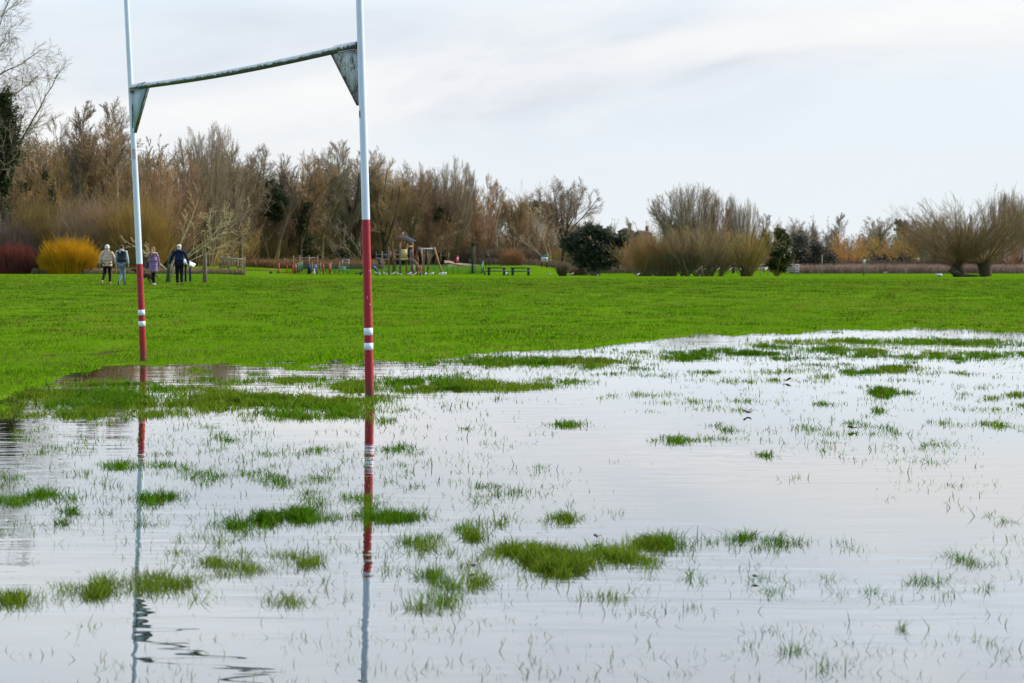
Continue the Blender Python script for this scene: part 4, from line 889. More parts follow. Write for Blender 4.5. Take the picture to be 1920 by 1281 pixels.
# ------------------------------------------------------------------ people and dog
def skin(name, nodes, edges, mt, parent=None, sub=2, root=0):
    """one continuous skinned surface grown on a jointed skeleton; nodes: (x, y, z, r) or (x, y, z, rx, ry)"""
    me = bpy.data.meshes.new(name); me.from_pydata([n[:3] for n in nodes], edges, []); ob = bpy.data.objects.new(name, me); col.objects.link(ob)
    sm = ob.modifiers.new('skin', 'SKIN'); sm.use_smooth_shade = True
    ly = me.skin_vertices[0].data
    for i, n in enumerate(nodes): ly[i].radius = (n[3], n[4] if len(n) > 4 else n[3])
    ly[root].use_root = True
    ss = ob.modifiers.new('sub', 'SUBSURF'); ss.levels = ss.render_levels = sub
    dg = bpy.context.evaluated_depsgraph_get(); m2 = bpy.data.meshes.new_from_object(ob.evaluated_get(dg)); m2.name = name
    bpy.data.objects.remove(ob)
    m2.materials.clear(); return link(name, m2, mt, parent)
SKIN_ = mat('skin', (.52, .30, .21), .5, (.46, .25, .17), 20)
def quilt(name, c, c2, step):
    m, t, b = new_mat(name); b.inputs['Roughness'].default_value = .55
    tc = t.nodes.new('ShaderNodeTexCoord'); n = noise(t, tc.outputs['Object'], 9, 4)
    t.links.new(ramp(t, n, [(.35, c), (.65, c2)]), b.inputs['Base Color'])
    sp = t.nodes.new('ShaderNodeSeparateXYZ'); t.links.new(tc.outputs['Object'], sp.inputs[0])
    w = mth(t, 'ABSOLUTE', mth(t, 'SINE', mth(t, 'MULTIPLY', mth(t, 'ADD', sp.outputs[2], mth(t, 'MULTIPLY', n, .02)), math.pi/step)))
    bn = t.nodes.new('ShaderNodeBump'); bn.inputs['Distance'].default_value = .012; t.links.new(mth(t, 'POWER', w, .6), bn.inputs['Height']); t.links.new(bn.outputs[0], b.inputs['Normal'])
    return m
BLACK = mat('black_cloth', (.007, .007, .009), .9, (.012, .012, .014), 12, spec=.15); NAVY = mat('navy_cloth', (.006, .014, .050), .85, (.012, .022, .065), 8, bump=.01, spec=.2)
DENIM = mat('blue_denim', (.135, .20, .29), .8, (.20, .28, .38), 9); SHIRT = mat('pale_blue_jersey', (.40, .48, .62), .8, (.50, .58, .70), 8)
BEIGE = quilt('beige_padded', (.66, .46, .35), (.58, .39, .30), .13); PURPLE = quilt('purple_padded', (.30, .16, .38), (.24, .13, .31), .105); GILET = quilt('navy_padded', (.010, .012, .022), (.016, .018, .032), .09)
FUR = mat('cream_fur', (.62, .52, .42), .9, (.42, .34, .27), 40, bump=.02); WOOLW = mat('white_wool', (.80, .79, .76), .9, (.68, .67, .66), 60, bump=.006)
HAIRD = mat('dark_hair', (.022, .015, .012), .5); HAIRG = mat('ginger_hair', (.30, .11, .045), .5, (.20, .07, .03), 25); SHOEW = mat('white_shoe', (.80, .80, .80), .5); TAN = mat('tan_boot', (.52, .36, .24), .8); SOLE = mat('red_brown_sole', (.16, .045, .03), .8)
def hand(w, d, side, r=.0085):
    """palm, four fingers and a thumb hanging from the wrist w along d"""
    w = Vector(w); d = Vector(d).normalized(); s = Vector((0, 1, 0)); s = (s - d*s.dot(d)).normalized(); n_ = d.cross(s)
    nodes = []; ed = []
    pal = w + d*.05; nodes.append((*pal, .030, .016)); ed.append((-1, 0))
    for k, (o, L) in enumerate(((-.026, .055), (-.009, .068), (.009, .064), (.026, .048))):
        a = pal + d*.038 + s*o; b = a + d*L*.5 + n_*.006*side; c = a + d*L*.92 + n_*.022*side
        i = len(nodes); nodes += [(*a, r), (*b, r*.95), (*c, r*.8)]; ed += [(0, i), (i, i+1), (i+1, i+2)]
    a = w + d*.03 + s*.034; b = w + d*.062 + s*.055; i = len(nodes); nodes += [(*a, r*1.2), (*b, r)]; ed += [(0, i), (i, i+1)]
    return nodes, ed
def person(label, px, footY, Y, rz, J, top, legs, feet, coat_len=.0, group=None):
    g = gpt(px, Y); o = thing('person', label, 'person', g, rz, group)
    # body: J holds joint positions for a 1.7 m figure facing +Y
    nodes = [(0, 0, .93, .13, .10), (0, .0, 1.10, .115, .09), (0, .005, 1.28, .145, .10), (0, .0, 1.40, .10, .08), (0, .01, 1.47, .052, .052), (0, .02, 1.55, .068, .078), (0, .022, 1.62, .074, .088), (0, .02, 1.67, .05, .06)]
    ed = [(i, i+1) for i in range(7)]
    def chain(a, pts):
        p = a
        for q in pts: nodes.append(q); ed.append((p, len(nodes)-1)); p = len(nodes)-1
        return p
    for sd_ in (-1, 1):
        k = 'L' if sd_ < 0 else 'R'; sh, el, wr = (Vector(v) for v in J['arm'+k])
        w = chain(3, [(*sh, .050), (*el, .038), (*wr, .026)])
        hn, he = hand(wr, wr-el, -sd_); b0 = len(nodes); nodes += hn
        for (a, b) in he: ed.append((w if a < 0 else a+b0, b+b0))
        hp, kn, an, toe = (Vector(v) for v in J['leg'+k])
        chain(0, [(*hp, .085), (*kn, .05), (*an, .026), (*(an*.4+toe*.6), .016)])
    nodes.append((0, .125, 1.555, .014)); ed.append((5, len(nodes)-1))
    for sd_ in (-1, 1): nodes.append((.083*sd_, .01, 1.575, .014, .02)); ed.append((5, len(nodes)-1))
    body = skin('body', nodes, ed, SKIN_, o, 1)
    for sd_ in (-1, 1):
        mb = MB(); mb.sphere((.028*sd_, .098, 1.60), .009, 6, 4); mb.build('eye', mat('eye_dark', (.05, .04, .04), .3), o, True)
    # trousers
    tn = [(0, 0, .96, .155, .125)]; te_ = []
    for k in 'LR':
        hp, kn, an, toe = (Vector(v) for v in J['leg'+k]); a = len(tn)
        tn += [(*hp, legs[1], legs[1]*1.08), (*((hp+kn)/2), legs[1]*.9), (*kn, legs[2]), (*((kn+an)/2), legs[2]*.92), (*(an*.96+kn*.04), legs[3])]
        te_ += [(0, a)] + [(a+i, a+i+1) for i in range(4)]
    skin('trousers', tn, te_, legs[0], o, 1)
    # shoes
    for k, kk in (('L', 0), ('R', 1)):
        an, toe = Vector(J['leg'+k][2]), Vector(J['leg'+k][3]); f = (toe-an)
        up = Vector((0, 0, 1)) if abs(f.normalized().z) < .6 else Vector((0, -1, 0)); heel = an - up*.045 - (f-up*f.dot(up)).normalized()*.045
        sh_ = skin('shoe', [(*(an+up*feet[2]), .050), (*(an-up*.01), .052), (*heel, .045), (*(an+f*.5-up*.035), .045), (*(toe-up*.01), .040)], [(0, 1), (1, 2), (1, 3), (3, 4)], feet[0], o, 1)
        mb = MB(); ff = f.normalized(); R_ = Matrix((ff.cross(up), ff, up)).transposed(); mb.box(an+f*.38-up*.085, (.085, f.length+.10, .02), R_); mb.build('sole', feet[1], sh_)
    return o, J, top
def coat(o, J, mt, hem, wid, arm_r, name='jacket', sleeves=True, flare=1.0, depth=.72, collar=.09, sub=2, smt=None):
    zs = [1.44, 1.38, 1.26, 1.10, .96]; zs = [z for z in zs if z > hem+.05] + [hem+.03, hem]
    nodes = []
    for i, z in enumerate(zs):
        w = wid*(.72 if i == 0 else 1.0 if z > 1.1 else flare if z > hem+.01 else flare*.96); nodes.append((0, .0, z, w, w*depth))
    nodes.insert(0, (0, -.005, 1.50, collar, collar)); ed = [(i, i+1) for i in range(len(nodes)-1)]
    if sleeves and not smt:
        for k in 'LR':
            sh, el, wr = (Vector(v) for v in J['arm'+k]); a = len(nodes)
            nodes += [(*sh, arm_r*1.12), (*((sh+el)/2), arm_r), (*el, arm_r), (*((el+wr)/2), arm_r*.92), (*(wr*.97+el*.03), arm_r*.78)]
            ed += [(2, a)] + [(a+i, a+i+1) for i in range(4)]
    ob = skin(name, nodes, ed, mt, o, sub, 3)
    if smt:
        for k in 'LR':
            sh, el, wr = (Vector(v) for v in J['arm'+k]); sh2 = sh+Vector((-sh.x*.22, 0, .02))
            skin('sleeve', [(*sh2, arm_r*1.1), (*sh, arm_r*1.15), (*((sh+el)/2), arm_r), (*el, arm_r), (*((el+wr)/2), arm_r*.9), (*wr, arm_r*.72)], [(i, i+1) for i in range(5)], smt, o, 1)
    return ob
def arms(spread=.0, la=(0, 0), ra=(0, 0), z0=1.40, w=.19):
    return {'armL': [(-w, 0, z0), (-w-.05-spread, la[0], z0-.29), (-w-.06-spread*1.9, la[1], z0-.53)], 'armR': [(w, 0, z0), (w+.05+spread, ra[0], z0-.29), (w+.06+spread*1.9, ra[1], z0-.53)]}
Yp = 84.0
# 1: beige padded jacket, white beanie; left foot kicked up behind
J = {**arms(.03, (-.02, .05), (.02, .06), w=.2), 'legL': [(-.09, 0, .88), (-.11, -.02, .50), (-.19, -.33, .17), (-.19, -.36, .05)], 'legR': [(.09, 0, .88), (.10, .04, .48), (.10, .03, .10), (.10, .16, .05)]}
J['armR'] = [(.2, 0, 1.40), (.29, .03, 1.12), (.36, .07, .88)]
o, J, _ = person('walker in a beige padded jacket, white woolly hat and black leggings, leftmost of the four', 202.5, 533, Yp+.5, math.radians(6), J, None, (BLACK, .098, .066, .05), (TAN, SOLE, .09))
coat(o, J, BEIGE, .80, .225, .078, flare=1.02, depth=.78, collar=.10)
mb = MB(); mb.sphere((0, .015, 1.635), (.098, .108, .098), 16, 10); mb.tube([(0, .015, 1.565), (0, .015, 1.615)], [.104, .103], 18); mb.build('beanie', WOOLW, o, True)
mb = MB(); mb.sphere((0, -.035, 1.50), (.085, .06, .085), 12, 8); mb.build('hair', mat('fair_hair', (.45, .28, .18), .6), o, True)
# 2: dark gilet over pale blue hoodie, jeans, legs crossing
J = {**arms(.01, (.05, .08), (-.02, .04), z0=1.43, w=.195), 'legL': [(-.08, 0, .90), (-.01, .03, .50), (-.09, -.22, .13), (-.10, -.17, .05)], 'legR': [(.08, 0, .90), (.08, .06, .49), (.07, .12, .10), (.12, .25, .05)]}
o, J, _ = person('man with dark hair in a black gilet over a pale blue hooded top and jeans', 229.5, 535, Yp, math.radians(-4), J, None, (DENIM, .092, .062, .046), (mat('dark_trainer', (.05, .06, .09), .6), SHOEW, .03))
coat(o, J, GILET, .86, .185, .058, name='gilet', smt=SHIRT, depth=.74, collar=.07)
mb = MB(); mb.sphere((0, -.02, 1.475), (.115, .09, .055), 14, 8); mb.build('hood', SHIRT, o, True)
mb = MB(); mb.sphere((0, .012, 1.635), (.088, .102, .088), 14, 9); mb.build('hair', HAIRD, o, True)
mb = MB(); mb.box((-.035, -.148, 1.40), (.05, .006, .035)); mb.build('chest_logo', SHOEW, o)
# 3: long purple padded coat
J = {**arms(-.01, (.10, .12), (.10, .20), z0=1.36, w=.17), 'legL': [(-.06, 0, .85), (-.03, .02, .48), (-.02, .02, .10), (-.05, .14, .05)], 'legR': [(.07, 0, .85), (.03, -.02, .47), (.045, -.03, .10), (.09, .10, .05)]}
o, J, _ = person('girl in a long purple padded coat with a fur-edged hood and a ginger ponytail', 288.5, 537, Yp-.8, math.radians(-3), J, None, (BLACK, .08, .055, .045), (SHOEW, SHOEW, .02)); o.scale = (.955,)*3
coat(o, J, PURPLE, .58, .185, .066, name='coat', flare=1.14, depth=.80, collar=.10)
mb = MB(); mb.sphere((0, -.06, 1.42), (.225, .12, .06), 18, 8); mb.build('fur_hood', FUR, o, True)
mb = MB(); mb.sphere((0, .015, 1.625), (.086, .10, .088), 14, 9); mb.tube([(-.01, -.07, 1.62), (-.035, -.14, 1.52), (-.055, -.20, 1.38), (-.05, -.19, 1.24), (-.045, -.17, 1.18)], [.03, .05, .062, .04, .012], 10); mb.build('hair', HAIRG, o, True)
bg_ = skin('bag', [(-.27, .0, 1.02, .04), (-.28, .02, .88, .09, .06), (-.28, .02, .70, .10, .07)], [(0, 1), (1, 2)], mat('plum_bag', (.10, .06, .13), .7), None, 1); bg_.location = gpt(288.5, Yp-.8); tag(bg_, 'dark plum bag hanging at the left side of the girl in purple', 'bag')
# 4: navy jacket, white cap, arms held out
J = {**arms(.075, (.0, .02), (.0, .02), z0=1.42, w=.205), 'legL': [(-.09, 0, .88), (-.085, .03, .48), (-.08, .04, .10), (-.10, .17, .05)], 'legR': [(.09, 0, .88), (.10, -.02, .48), (.12, -.12, .12), (.13, -.05, .04)]}
o, J, _ = person('man in a navy jacket and white cap walking with his arms held out', 337, 537, Yp-.8, math.radians(2), J, None, (BLACK, .102, .075, .066), (mat('black_shoe', (.02, .02, .022), .6), mat('grey_sole', (.12, .11, .10), .7), .02))
coat(o, J, NAVY, .84, .20, .066, flare=1.0, depth=.74, collar=.085)
mb = MB(); mb.sphere((0, .012, 1.635), (.088, .102, .09), 14, 9); mb.sphere((0, -.005, 1.55), (.075, .08, .07), 12, 7); mb.build('hair', mat('white_hair', (.70, .66, .68), .8), o, True)
mb = MB(); mb.sphere((0, .015, 1.655), (.096, .108, .078), 14, 8); mb.box((0, .15, 1.64), (.12, .09, .012)); mb.build('cap', WOOLW, o, True)
mb = MB(); mb.box((0, -.094, 1.64), (.055, .02, .02)); mb.build('cap_strap', mat('cap_print', (.06, .07, .12), .6), o)
mb = MB(); mb.sphere((0, -.07, 1.45), (.12, .07, .06), 12, 7); mb.build('hood', NAVY, o, True)
# brown dog walking away to the left, half hidden by the far goalpost
g = gpt(273, Yp+.3); DOGM = mat('dark_brown_fur', (.085, .030, .014), .8, (.045, .018, .010), 14, bump=.012)
o = thing('dog', 'dark brown dog walking beside the girl in purple, partly behind the far goalpost', 'dog', g)
dn = [(.22, 0, .46, .115, .12), (.05, 0, .43, .105, .115), (-.16, 0, .43, .135, .165), (-.30, 0, .54, .085, .09), (-.38, 0, .64, .06, .06), (-.45, 0, .69, .075, .075), (-.55, 0, .66, .042, .04), (-.61, 0, .645, .028, .026)]
de = [(i, i+1) for i in range(7)]
def ch(a, pts):
    p_ = a
    for q in pts: dn.append(q); de.append((p_, len(dn)-1)); p_ = len(dn)-1
for s_, f in ((-1, .05), (1, -.07)):
    ch(2, [(-.20+f*.3, .075*s_, .33, .05), (-.20+f, .08*s_, .20, .03), (-.20+f*1.6, .08*s_, .05, .022), (-.235+f*1.6, .08*s_, .02, .024)])
    ch(0, [(.24, .08*s_, .38, .075), (.19-f, .085*s_, .26, .042), (.29-f, .085*s_, .15, .024), (.27-f*1.2, .085*s_, .04, .02), (.235-f*1.2, .085*s_, .02, .023)])
    ch(5, [(-.42, .07*s_, .72, .022), (-.41, .09*s_, .64, .026)])
ch(0, [(.36, 0, .50, .04), (.46, 0, .43, .032), (.53, 0, .34, .03), (.56, 0, .27, .015)])
skin('body', dn, de, DOGM, o, 2)
mb = MB(); mb.sphere((-.635, 0, .655), .018, 8, 5); mb.build('nose', BLACK, o, True)
for s_ in (-1, 1): mb = MB(); mb.sphere((-.50, .045*s_, .71), .010, 6, 4); mb.build('eye', BLACK, o, True)
mb = MB(); mb.tube([(-.355+.03*math.cos(a), .0+.07*math.sin(a), .60+.03*math.cos(a)) for a in np.linspace(0, 6.28, 13)], .010, 6); mb.build('collar', mat('red_collar', (.4, .03, .02), .6), o, True)

# ------------------------------------------------------------------ posts and boards behind the walkers
WOOD = mat('weathered_post_wood', (.20, .165, .115), .9, (.12, .10, .065), 7, bump=.01); WOODG = mat('green_stained_wood', (.075, .095, .04), .9, (.045, .06, .028), 6, bump=.01)
PINEW = mat('round_timber_red', (.44, .19, .085), .8, (.30, .14, .07), 6); TIMB = mat('grey_brown_timber', (.30, .22, .15), .85, (.19, .14, .10), 6)
def simple(name, label, cat, px, Y, parts, rz=0, group=None):
    """parts: (part name, MB in local metres, material)"""
    o = thing(name, label, cat, gpt(px, Y), rz, group)
    for nm, mb, mt in parts: mb.build(nm, mt, o, False)
    return o
s_ = 92/F
mb = MB(); mb.tube([(0, 0, -.2), (.0, 0, .65), (.01, 0, 1.32), (.01, 0, 1.36)], [.105, .10, .098, .08], 10); tag(mb.build('wooden_post', WOOD, None, True), 'upright round wooden post standing on the grass right of the navy-jacketed man', 'post').location = gpt(385, 92)
mb = MB(); mb.tube([(-.10, 0, -.2), (.0, 0, .65), (.10, 0, 1.38)], [.10, .095, .09], 8); o_ = mb.build('wooden_post', WOODG, None, True); tag(o_, 'green stained wooden post leaning behind the navy-jacketed man', 'post').location = gpt(318, 93)
mb = MB(); mb.tube([(-.16, 0, -.1), (.16, 0, .95)], .035, 8); o_ = mb.build('wooden_stake', TIMB, None, True); tag(o_, 'thin pale stake leaning against the green post', 'stake').location = gpt(324, 92.7)
# slanted white information board on two dark legs
a_ = MB(); a_.box((.05, 0, .95), (.68, .34, .035), Matrix.Rotation(math.radians(24), 3, 'Y') @ Matrix.Rotation(math.radians(28), 3, 'X'))
b1 = MB(); b1.box((-.08, 0, .42), (.09, .09, 1.0)); b2 = MB(); b2.box((.14, 0, .38), (.09, .09, .92))
simple('information_board', 'slanted white information board on dark legs beyond the navy-jacketed man', 'board', 352, 96, [('panel', a_, SHOEW), ('leg', b1, NAVY), ('leg', b2, NAVY)])

# ------------------------------------------------------------------ playground
YP = 204.0; pm = YP/F
STEEL = mat('galvanised_steel', (.50, .50, .52), .45, (.40, .40, .43), 20, metal=.2); REDP = mat('red_play_panel', (.52, .045, .025), .5, (.42, .04, .02), 6); ORG = mat('orange_red_frame', (.56, .075, .02), .5); BLUEP = mat('blue_grey_panel', (.085, .13, .24), .5); CREAM = mat('cream_panel', (.80, .58, .28), .7, (.74, .53, .25), 5, spec=.1); DARKR = mat('slate_and_shaded_shingle', (.055, .065, .11), .9, (.035, .042, .075), 6, spec=.1); ROOFB = mat('sunlit_brown_shingle', (.11, .07, .048), .9, spec=.1); GREENP = mat('green_play_panel', (.03, .16, .08), .5); WHITEP = mat('white_plastic', (.78, .80, .82), .4); NAVYP = mat('navy_recycled_plastic', (.018, .025, .065), .5, (.028, .034, .08), 10); BLK = mat('black_rubber', (.012, .012, .014), .7); YEL = mat('yellow_plastic', (.62, .40, .04), .5)
GP0 = gpt(760, YP)
def pxl(px, py, dy=0.0, base=760, Y=YP, g=None):
    """playground point: picture position -> metres relative to the thing's base"""
    g = g if g is not None else gpt(base, Y); q = at(px, py, Y+dy) - g; return Vector((q.x, dy, q.z))
def posts(lst, w, mt, name, o, base, Y, n=8, cap=None):
    for (px, y0, y1, dy) in lst:
        mb = MB(); mb.tube([pxl(px, y1, dy, base, Y), pxl(px, y0, dy, base, Y)], w, n); ob = mb.build(name, mt, o, True)
        if cap: mb = MB(); mb.tube([pxl(px, y0, dy, base, Y), pxl(px, y0, dy, base, Y)+Vector((0, 0, .05))], [w*1.25, w*.9], n); mb.build('cap', cap, ob, True)
# play tower
o = thing('play_tower', 'wooden play tower with a dark pointed roof, cream panel, ladder and slide', 'play tower', gpt(756, YP))
B = 756
bz = lambda px, dy=0: pxl(px, 517, dy, B)
for (px, yt, dy) in ((737.5, 449, 1.6), (750, 455, 2.6), (762.5, 452, 0), (773.5, 452, 1.2)):
    mb = MB(); mb.tube([pxl(px, 516.5, dy, B), pxl(px, yt, dy, B)], .09, 8); mb.build('corner_post', PINEW, o, True)
for (px, yt) in ((729, 464), (740.8, 468), (751, 464.5)):
    mb = MB(); mb.tube([pxl(px, 516.5, -.3, B), pxl(px, yt, -.3, B)], .08, 8); pp = mb.build('ladder_post', PINEW if px < 735 else TIMB, o, True)
    mb = MB(); mb.tube([pxl(px, yt, -.3, B), pxl(px, yt-.8, -.3, B)], [.07, .055], 8); mb.build('cap', STEEL, pp, True)
for y in (477, 486, 497.5, 506.5):
    mb = MB(); mb.tube([pxl(741, y, -.3, B), pxl(751, y, -.3, B)], .035, 6); mb.build('rung', STEEL, o, True)
# pyramid roof
ap = pxl(755.5, 439, 1.2, B); E = [pxl(732.5, 450, .3, B), pxl(764, 450, -.9, B), pxl(779.5, 451, 1.6, B), pxl(750, 450, 2.9, B)]
mb = MB(); V = [tuple(e) for e in E] + [tuple(e-Vector((0, 0, .10))) for e in E] + [tuple(ap)]
mb.add(V, [(0, 1, 5, 4), (1, 2, 6, 5), (2, 3, 7, 6), (3, 0, 4, 7), (7, 6, 5, 4)], [(0, 8, 1), (1, 8, 2), (2, 8, 3), (3, 8, 0)]); rf = mb.build('roof', [DARKR, ROOFB], o)
for p_ in rf.data.polygons:
    if p_.normal.x > .2: p_.material_index = 1  # sunlit and shaded roof sides painted in: brown to the right, dark slate elsewhere
mb = MB(); mb.tube([ap-Vector((0, 0, .1)), ap+Vector((0, 0, .18))], [.09, .05], 8); mb.build('finial', STEEL, rf, True)
def panel(nm, pxa, ya, pxb, yb, dy, mt, th=.05, base=B, Y=YP, par=None):
    a, b = pxl(pxa, ya, dy, base, Y), pxl(pxb, yb, dy, base, Y); mb = MB(); mb.box((a+b)/2, (abs(b.x-a.x), th, abs(b.z-a.z))); return mb.build(nm, mt, par or o)
panel('deck', 737, 485, 775, 488, .9, TIMB, 2.6); panel('cream_panel', 752.3, 467.5, 763, 483, -.35, CREAM); panel('deck_edge', 751, 484, 765, 488, -.42, CREAM, .08)
panel('side_panel', 734, 469, 751, 471.5, -.2, TIMB, .09); panel('orange_panel', 734.5, 472, 738.2, 484, -.2, ORG, .06); panel('grey_panel', 730.5, 471, 733.8, 482, -.22, STEEL, .04)
panel('cross_board', 763, 454, 773.5, 456, -.06, TIMB); panel('cross_board', 763, 460.5, 773.5, 463.5, -.06, CREAM)
panel('slide_back_panel', 764.5, 468, 771.5, 487, .3, NAVYP, .05); panel('red_panel', 774, 484, 784, 493, 1.0, REDP, .05); panel('top_rail', 773.5, 482.5, 784, 484, .9, TIMB, .06)
mb = MB(); mb.tube([pxl(783.5, 478.5, .9, B), pxl(784.5, 500, .9, B)], .045, 6); mb.build('rail_post', TIMB, o, True)
mb = MB(); mb.tube([pxl(770, 486, -.3, B), pxl(769.5, 474, -.3, B), pxl(772, 468.5, -.3, B), pxl(774, 472, -.3, B)], .03, 6); mb.build('hand_hoop', STEEL, o, True)
# wavy slide with red side walls
pts = [pxl(x, y, d, B) for x, y, d in ((768, 485.5, -.3), (774, 488, -.6), (780, 493, -.9), (784, 500, -1.2), (787, 509, -1.5), (791, 514.5, -1.9))]
mb = MB()
for a, b in zip(pts[:-1], pts[1:]):
    mb.add([tuple(v) for v in (a+Vector((-.05, -.28, 0)), b+Vector((-.05, -.28, 0)), b+Vector((.05, .28, 0)), a+Vector((.05, .28, 0)), a+Vector((-.05, -.28, -.06)), b+Vector((-.05, -.28, -.06)), b+Vector((.05, .28, -.06)), a+Vector((.05, .28, -.06)))], [(0, 3, 2, 1), (4, 5, 6, 7), (0, 1, 5, 4), (3, 7, 6, 2)])
sl = mb.build('slide', STEEL, o)
for dd_, mt_ in ((-.3, TIMB), (.3, TIMB)):
    mb = MB()
    for a, b in zip(pts[:-1], pts[1:]): mb.bar(a+Vector((0, dd_, .08)), b+Vector((0, dd_, .08)), .05, .16)
    mb.build('slide_rail', mt_, sl)
panel('red_side', 779.5, 497, 783.8, 516.5, -1.0, REDP, .05); panel('red_side', 786.5, 497, 790.3, 517, -1.7, REDP, .05)
panel('green_panel', 774.2, 508, 777.5, 515.5, -.4, GREENP, .06); panel('white_panel', 774.4, 496, 777.3, 508, -.42, WHITEP, .05)
mb = MB(); mb.sphere(pxl(767.5, 511, .5, B), (.24, .14, .14), 10, 6); mb.tube([pxl(766, 516.5, .5, B), pxl(767.5, 511, .5, B)], .05, 6); mb.build('spring_seat', mat('brown_seat', (.28, .13, .05), .6), o, True)
# climbing frame left of the tower
o = thing('climbing_frame', 'timber climbing frame with steel bars left of the play tower', 'climbing frame', gpt(715, YP+1))
posts([(705.5, 474, 516, 0), (716.5, 473, 516, 1.4), (729-.3, 475, 516, 1.4)], .05, TIMB, 'post', o, 715, YP+1, cap=STEEL)
for (x0, y0, x1, y1, dy) in ((705.5, 477.3, 750, 477.5, 0), (705.5, 483.8, 716, 483.8, 0), (716.5, 486, 728, 486, .8), (716, 506, 728, 506, .8)):
    mb = MB(); mb.tube([pxl(x0, y0, dy, 715, YP+1), pxl(x1, y1, dy, 715, YP+1)], .032, 6); mb.build('bar', STEEL, o, True)
panel('net_panel', 707, 486, 715, 490, .4, BLUEP, .04, 715, YP+1); panel('slide_panel', 709, 490, 714, 496, .5, NAVYP, .3, 715, YP+1); panel('roof_panel', 717.5, 478, 726, 485, 2.0, DARKR, .1, 715, YP+1)
# swing
o = thing('swing', 'timber A-frame swing with blue-grey end plates right of the play tower', 'swing', gpt(805, YP))
for (xt, yt, xb, yb, dt, db) in ((789.5, 465, 795.8, 515.5, -.2, -1.6), (785, 464, 777.5, 486, .2, 1.6), (814.5, 464, 829.5, 515.5, -.2, -1.6), (809.8, 464, 803, 499, .2, 1.9)):
    a = pxl(xt, yt, dt, 805); b = pxl(xb, yb, db, 805)
    if yb < 510: b = a + (b-a)*((a.z+.02)/(a.z-b.z))
    mb = MB(); mb.tube([b-Vector((0, 0, .05)), a], .085, 8); mb.build('leg', PINEW, o, True)
mb = MB(); mb.tube([pxl(786, 466.6, 0, 805), pxl(813, 466.6, 0, 805)], .07, 8); mb.build('top_beam', WHITEP, o, True)
for (xa, xb) in ((783.2, 789), (809.5, 815)):
    a, b, c, d = pxl(xa+1.2, 463.5, -.05, 805), pxl(xb-.3, 463.5, -.05, 805), pxl(xb+.6, 474, -.05, 805), pxl(xa-.8, 474, -.05, 805); mb = MB(); mb.prism([d, c, b, a], (0, .08, 0)); mb.build('end_plate', BLUEP, o)
for x in (795, 803):
    mb = MB(); mb.tube([pxl(x-1.4, 467, 0, 805), pxl(x-1.2, 503, .0, 805)], .012, 4); mb.tube([pxl(x+1.4, 467, 0, 805), pxl(x+1.2, 503, .0, 805)], .012, 4); mb.build('chain', STEEL, o)
    panel('seat', x-2, 502.5, x+2, 503.8, 0, BLK, .2, 805)
# green mesh fence round the playground
YF = 211.0; GRN = mat('green_fence_wire', (.012, .13, .075), .5); o = thing('mesh_fence', 'low dark green mesh fence round the playground', 'fence', gpt(728, YF))
def fence_run(a, b, h, step=.09):
    a, b = Vector(a), Vector(b); L = (b-a).length; n = max(2, int(L/step)); mb = MB()
    za, zb = float(gz(a.x+o.location.x, a.y+o.location.y))-o.location.z, float(gz(b.x+o.location.x, b.y+o.location.y))-o.location.z
    a.z, b.z = za, zb
    for i in range(n+1): p_ = a.lerp(b, i/n); mb.box(p_+Vector((0, 0, h/2+.03)), (.022, .022, h))
    for k in range(9): z = .06+h*k/8; mb.bar(a+Vector((0, 0, z)), b+Vector((0, 0, z)), .016)
    mb.build('mesh_panel', GRN, o)
    mb = MB(); mb.box(a+Vector((0, 0, h/2+.03)), (.06, .06, h+.1)); mb.build('post', GRN, o)
fx = [552, 577, 602, 627, 652, 680, 704, 726, 749, 770, 792, 814, 838, 849.5, 858.6, 881.5, 903]
fl = [((x-960)/F*YF-o.location.x, 0, 0) for x in fx]
for a, b in zip(fl[:-1], fl[1:]): fence_run(a, b, 1.05)
for k in range(3): fence_run((fl[-1][0], 3.2*k, 0), (fl[-1][0]+.1, 3.2*(k+1), 0), 1.05)
for k in range(3): fence_run((fl[0][0], 3.2*k, 0), (fl[0][0]-.1, 3.2*(k+1), 0), 1.05)
# bar rack and the smaller pieces left of the near goalpost
o = thing('high_bar_frame', 'row of four timber posts joined by a high steel bar', 'exercise bars', gpt(574, YP+2))
posts([(550.5, 481, 513, 0), (562, 480.5, 513, .3), (579.3, 480.5, 514, 0), (595.3, 480.5, 515, 0)], .055, PINEW, 'post', o, 574, YP+2, cap=WHITEP)
mb = MB(); mb.tube([pxl(550.5, 483.5, 0, 574, YP+2), pxl(595, 483.5, 0, 574, YP+2)], .035, 6); mb.build('bar', STEEL, o, True)
o = thing('play_goal', 'small orange-red metal goal frame at the left end of the playground', 'play frame', gpt(538, YP))
posts([(522.6, 494, 512.5, 0), (554, 494.5, 512.5, 0)], .09, ORG, 'post', o, 538, YP)
posts([(538, 496, 512, .8), (549, 497, 512, .8)], .045, REDP, 'post', o, 538, YP)
for y in (496.5, 511.5): mb = MB(); mb.tube([pxl(522.6, y, 0, 538), pxl(554, y, 0, 538)], .035, 6); mb.build('rail', REDP, o, True)
o = thing('play_gate', 'small orange-red square play frame between timber posts', 'play frame', gpt(611, YP))
posts([(606, 494.5, 514.5, 0), (618, 494.5, 514.5, 0)], .08, ORG, 'post', o, 611, YP)
for y in (495.5, 507.5): mb = MB(); mb.tube([pxl(606, y, 0, 611), pxl(618, y, 0, 611)], .04, 6); mb.build('rail', REDP, o, True)
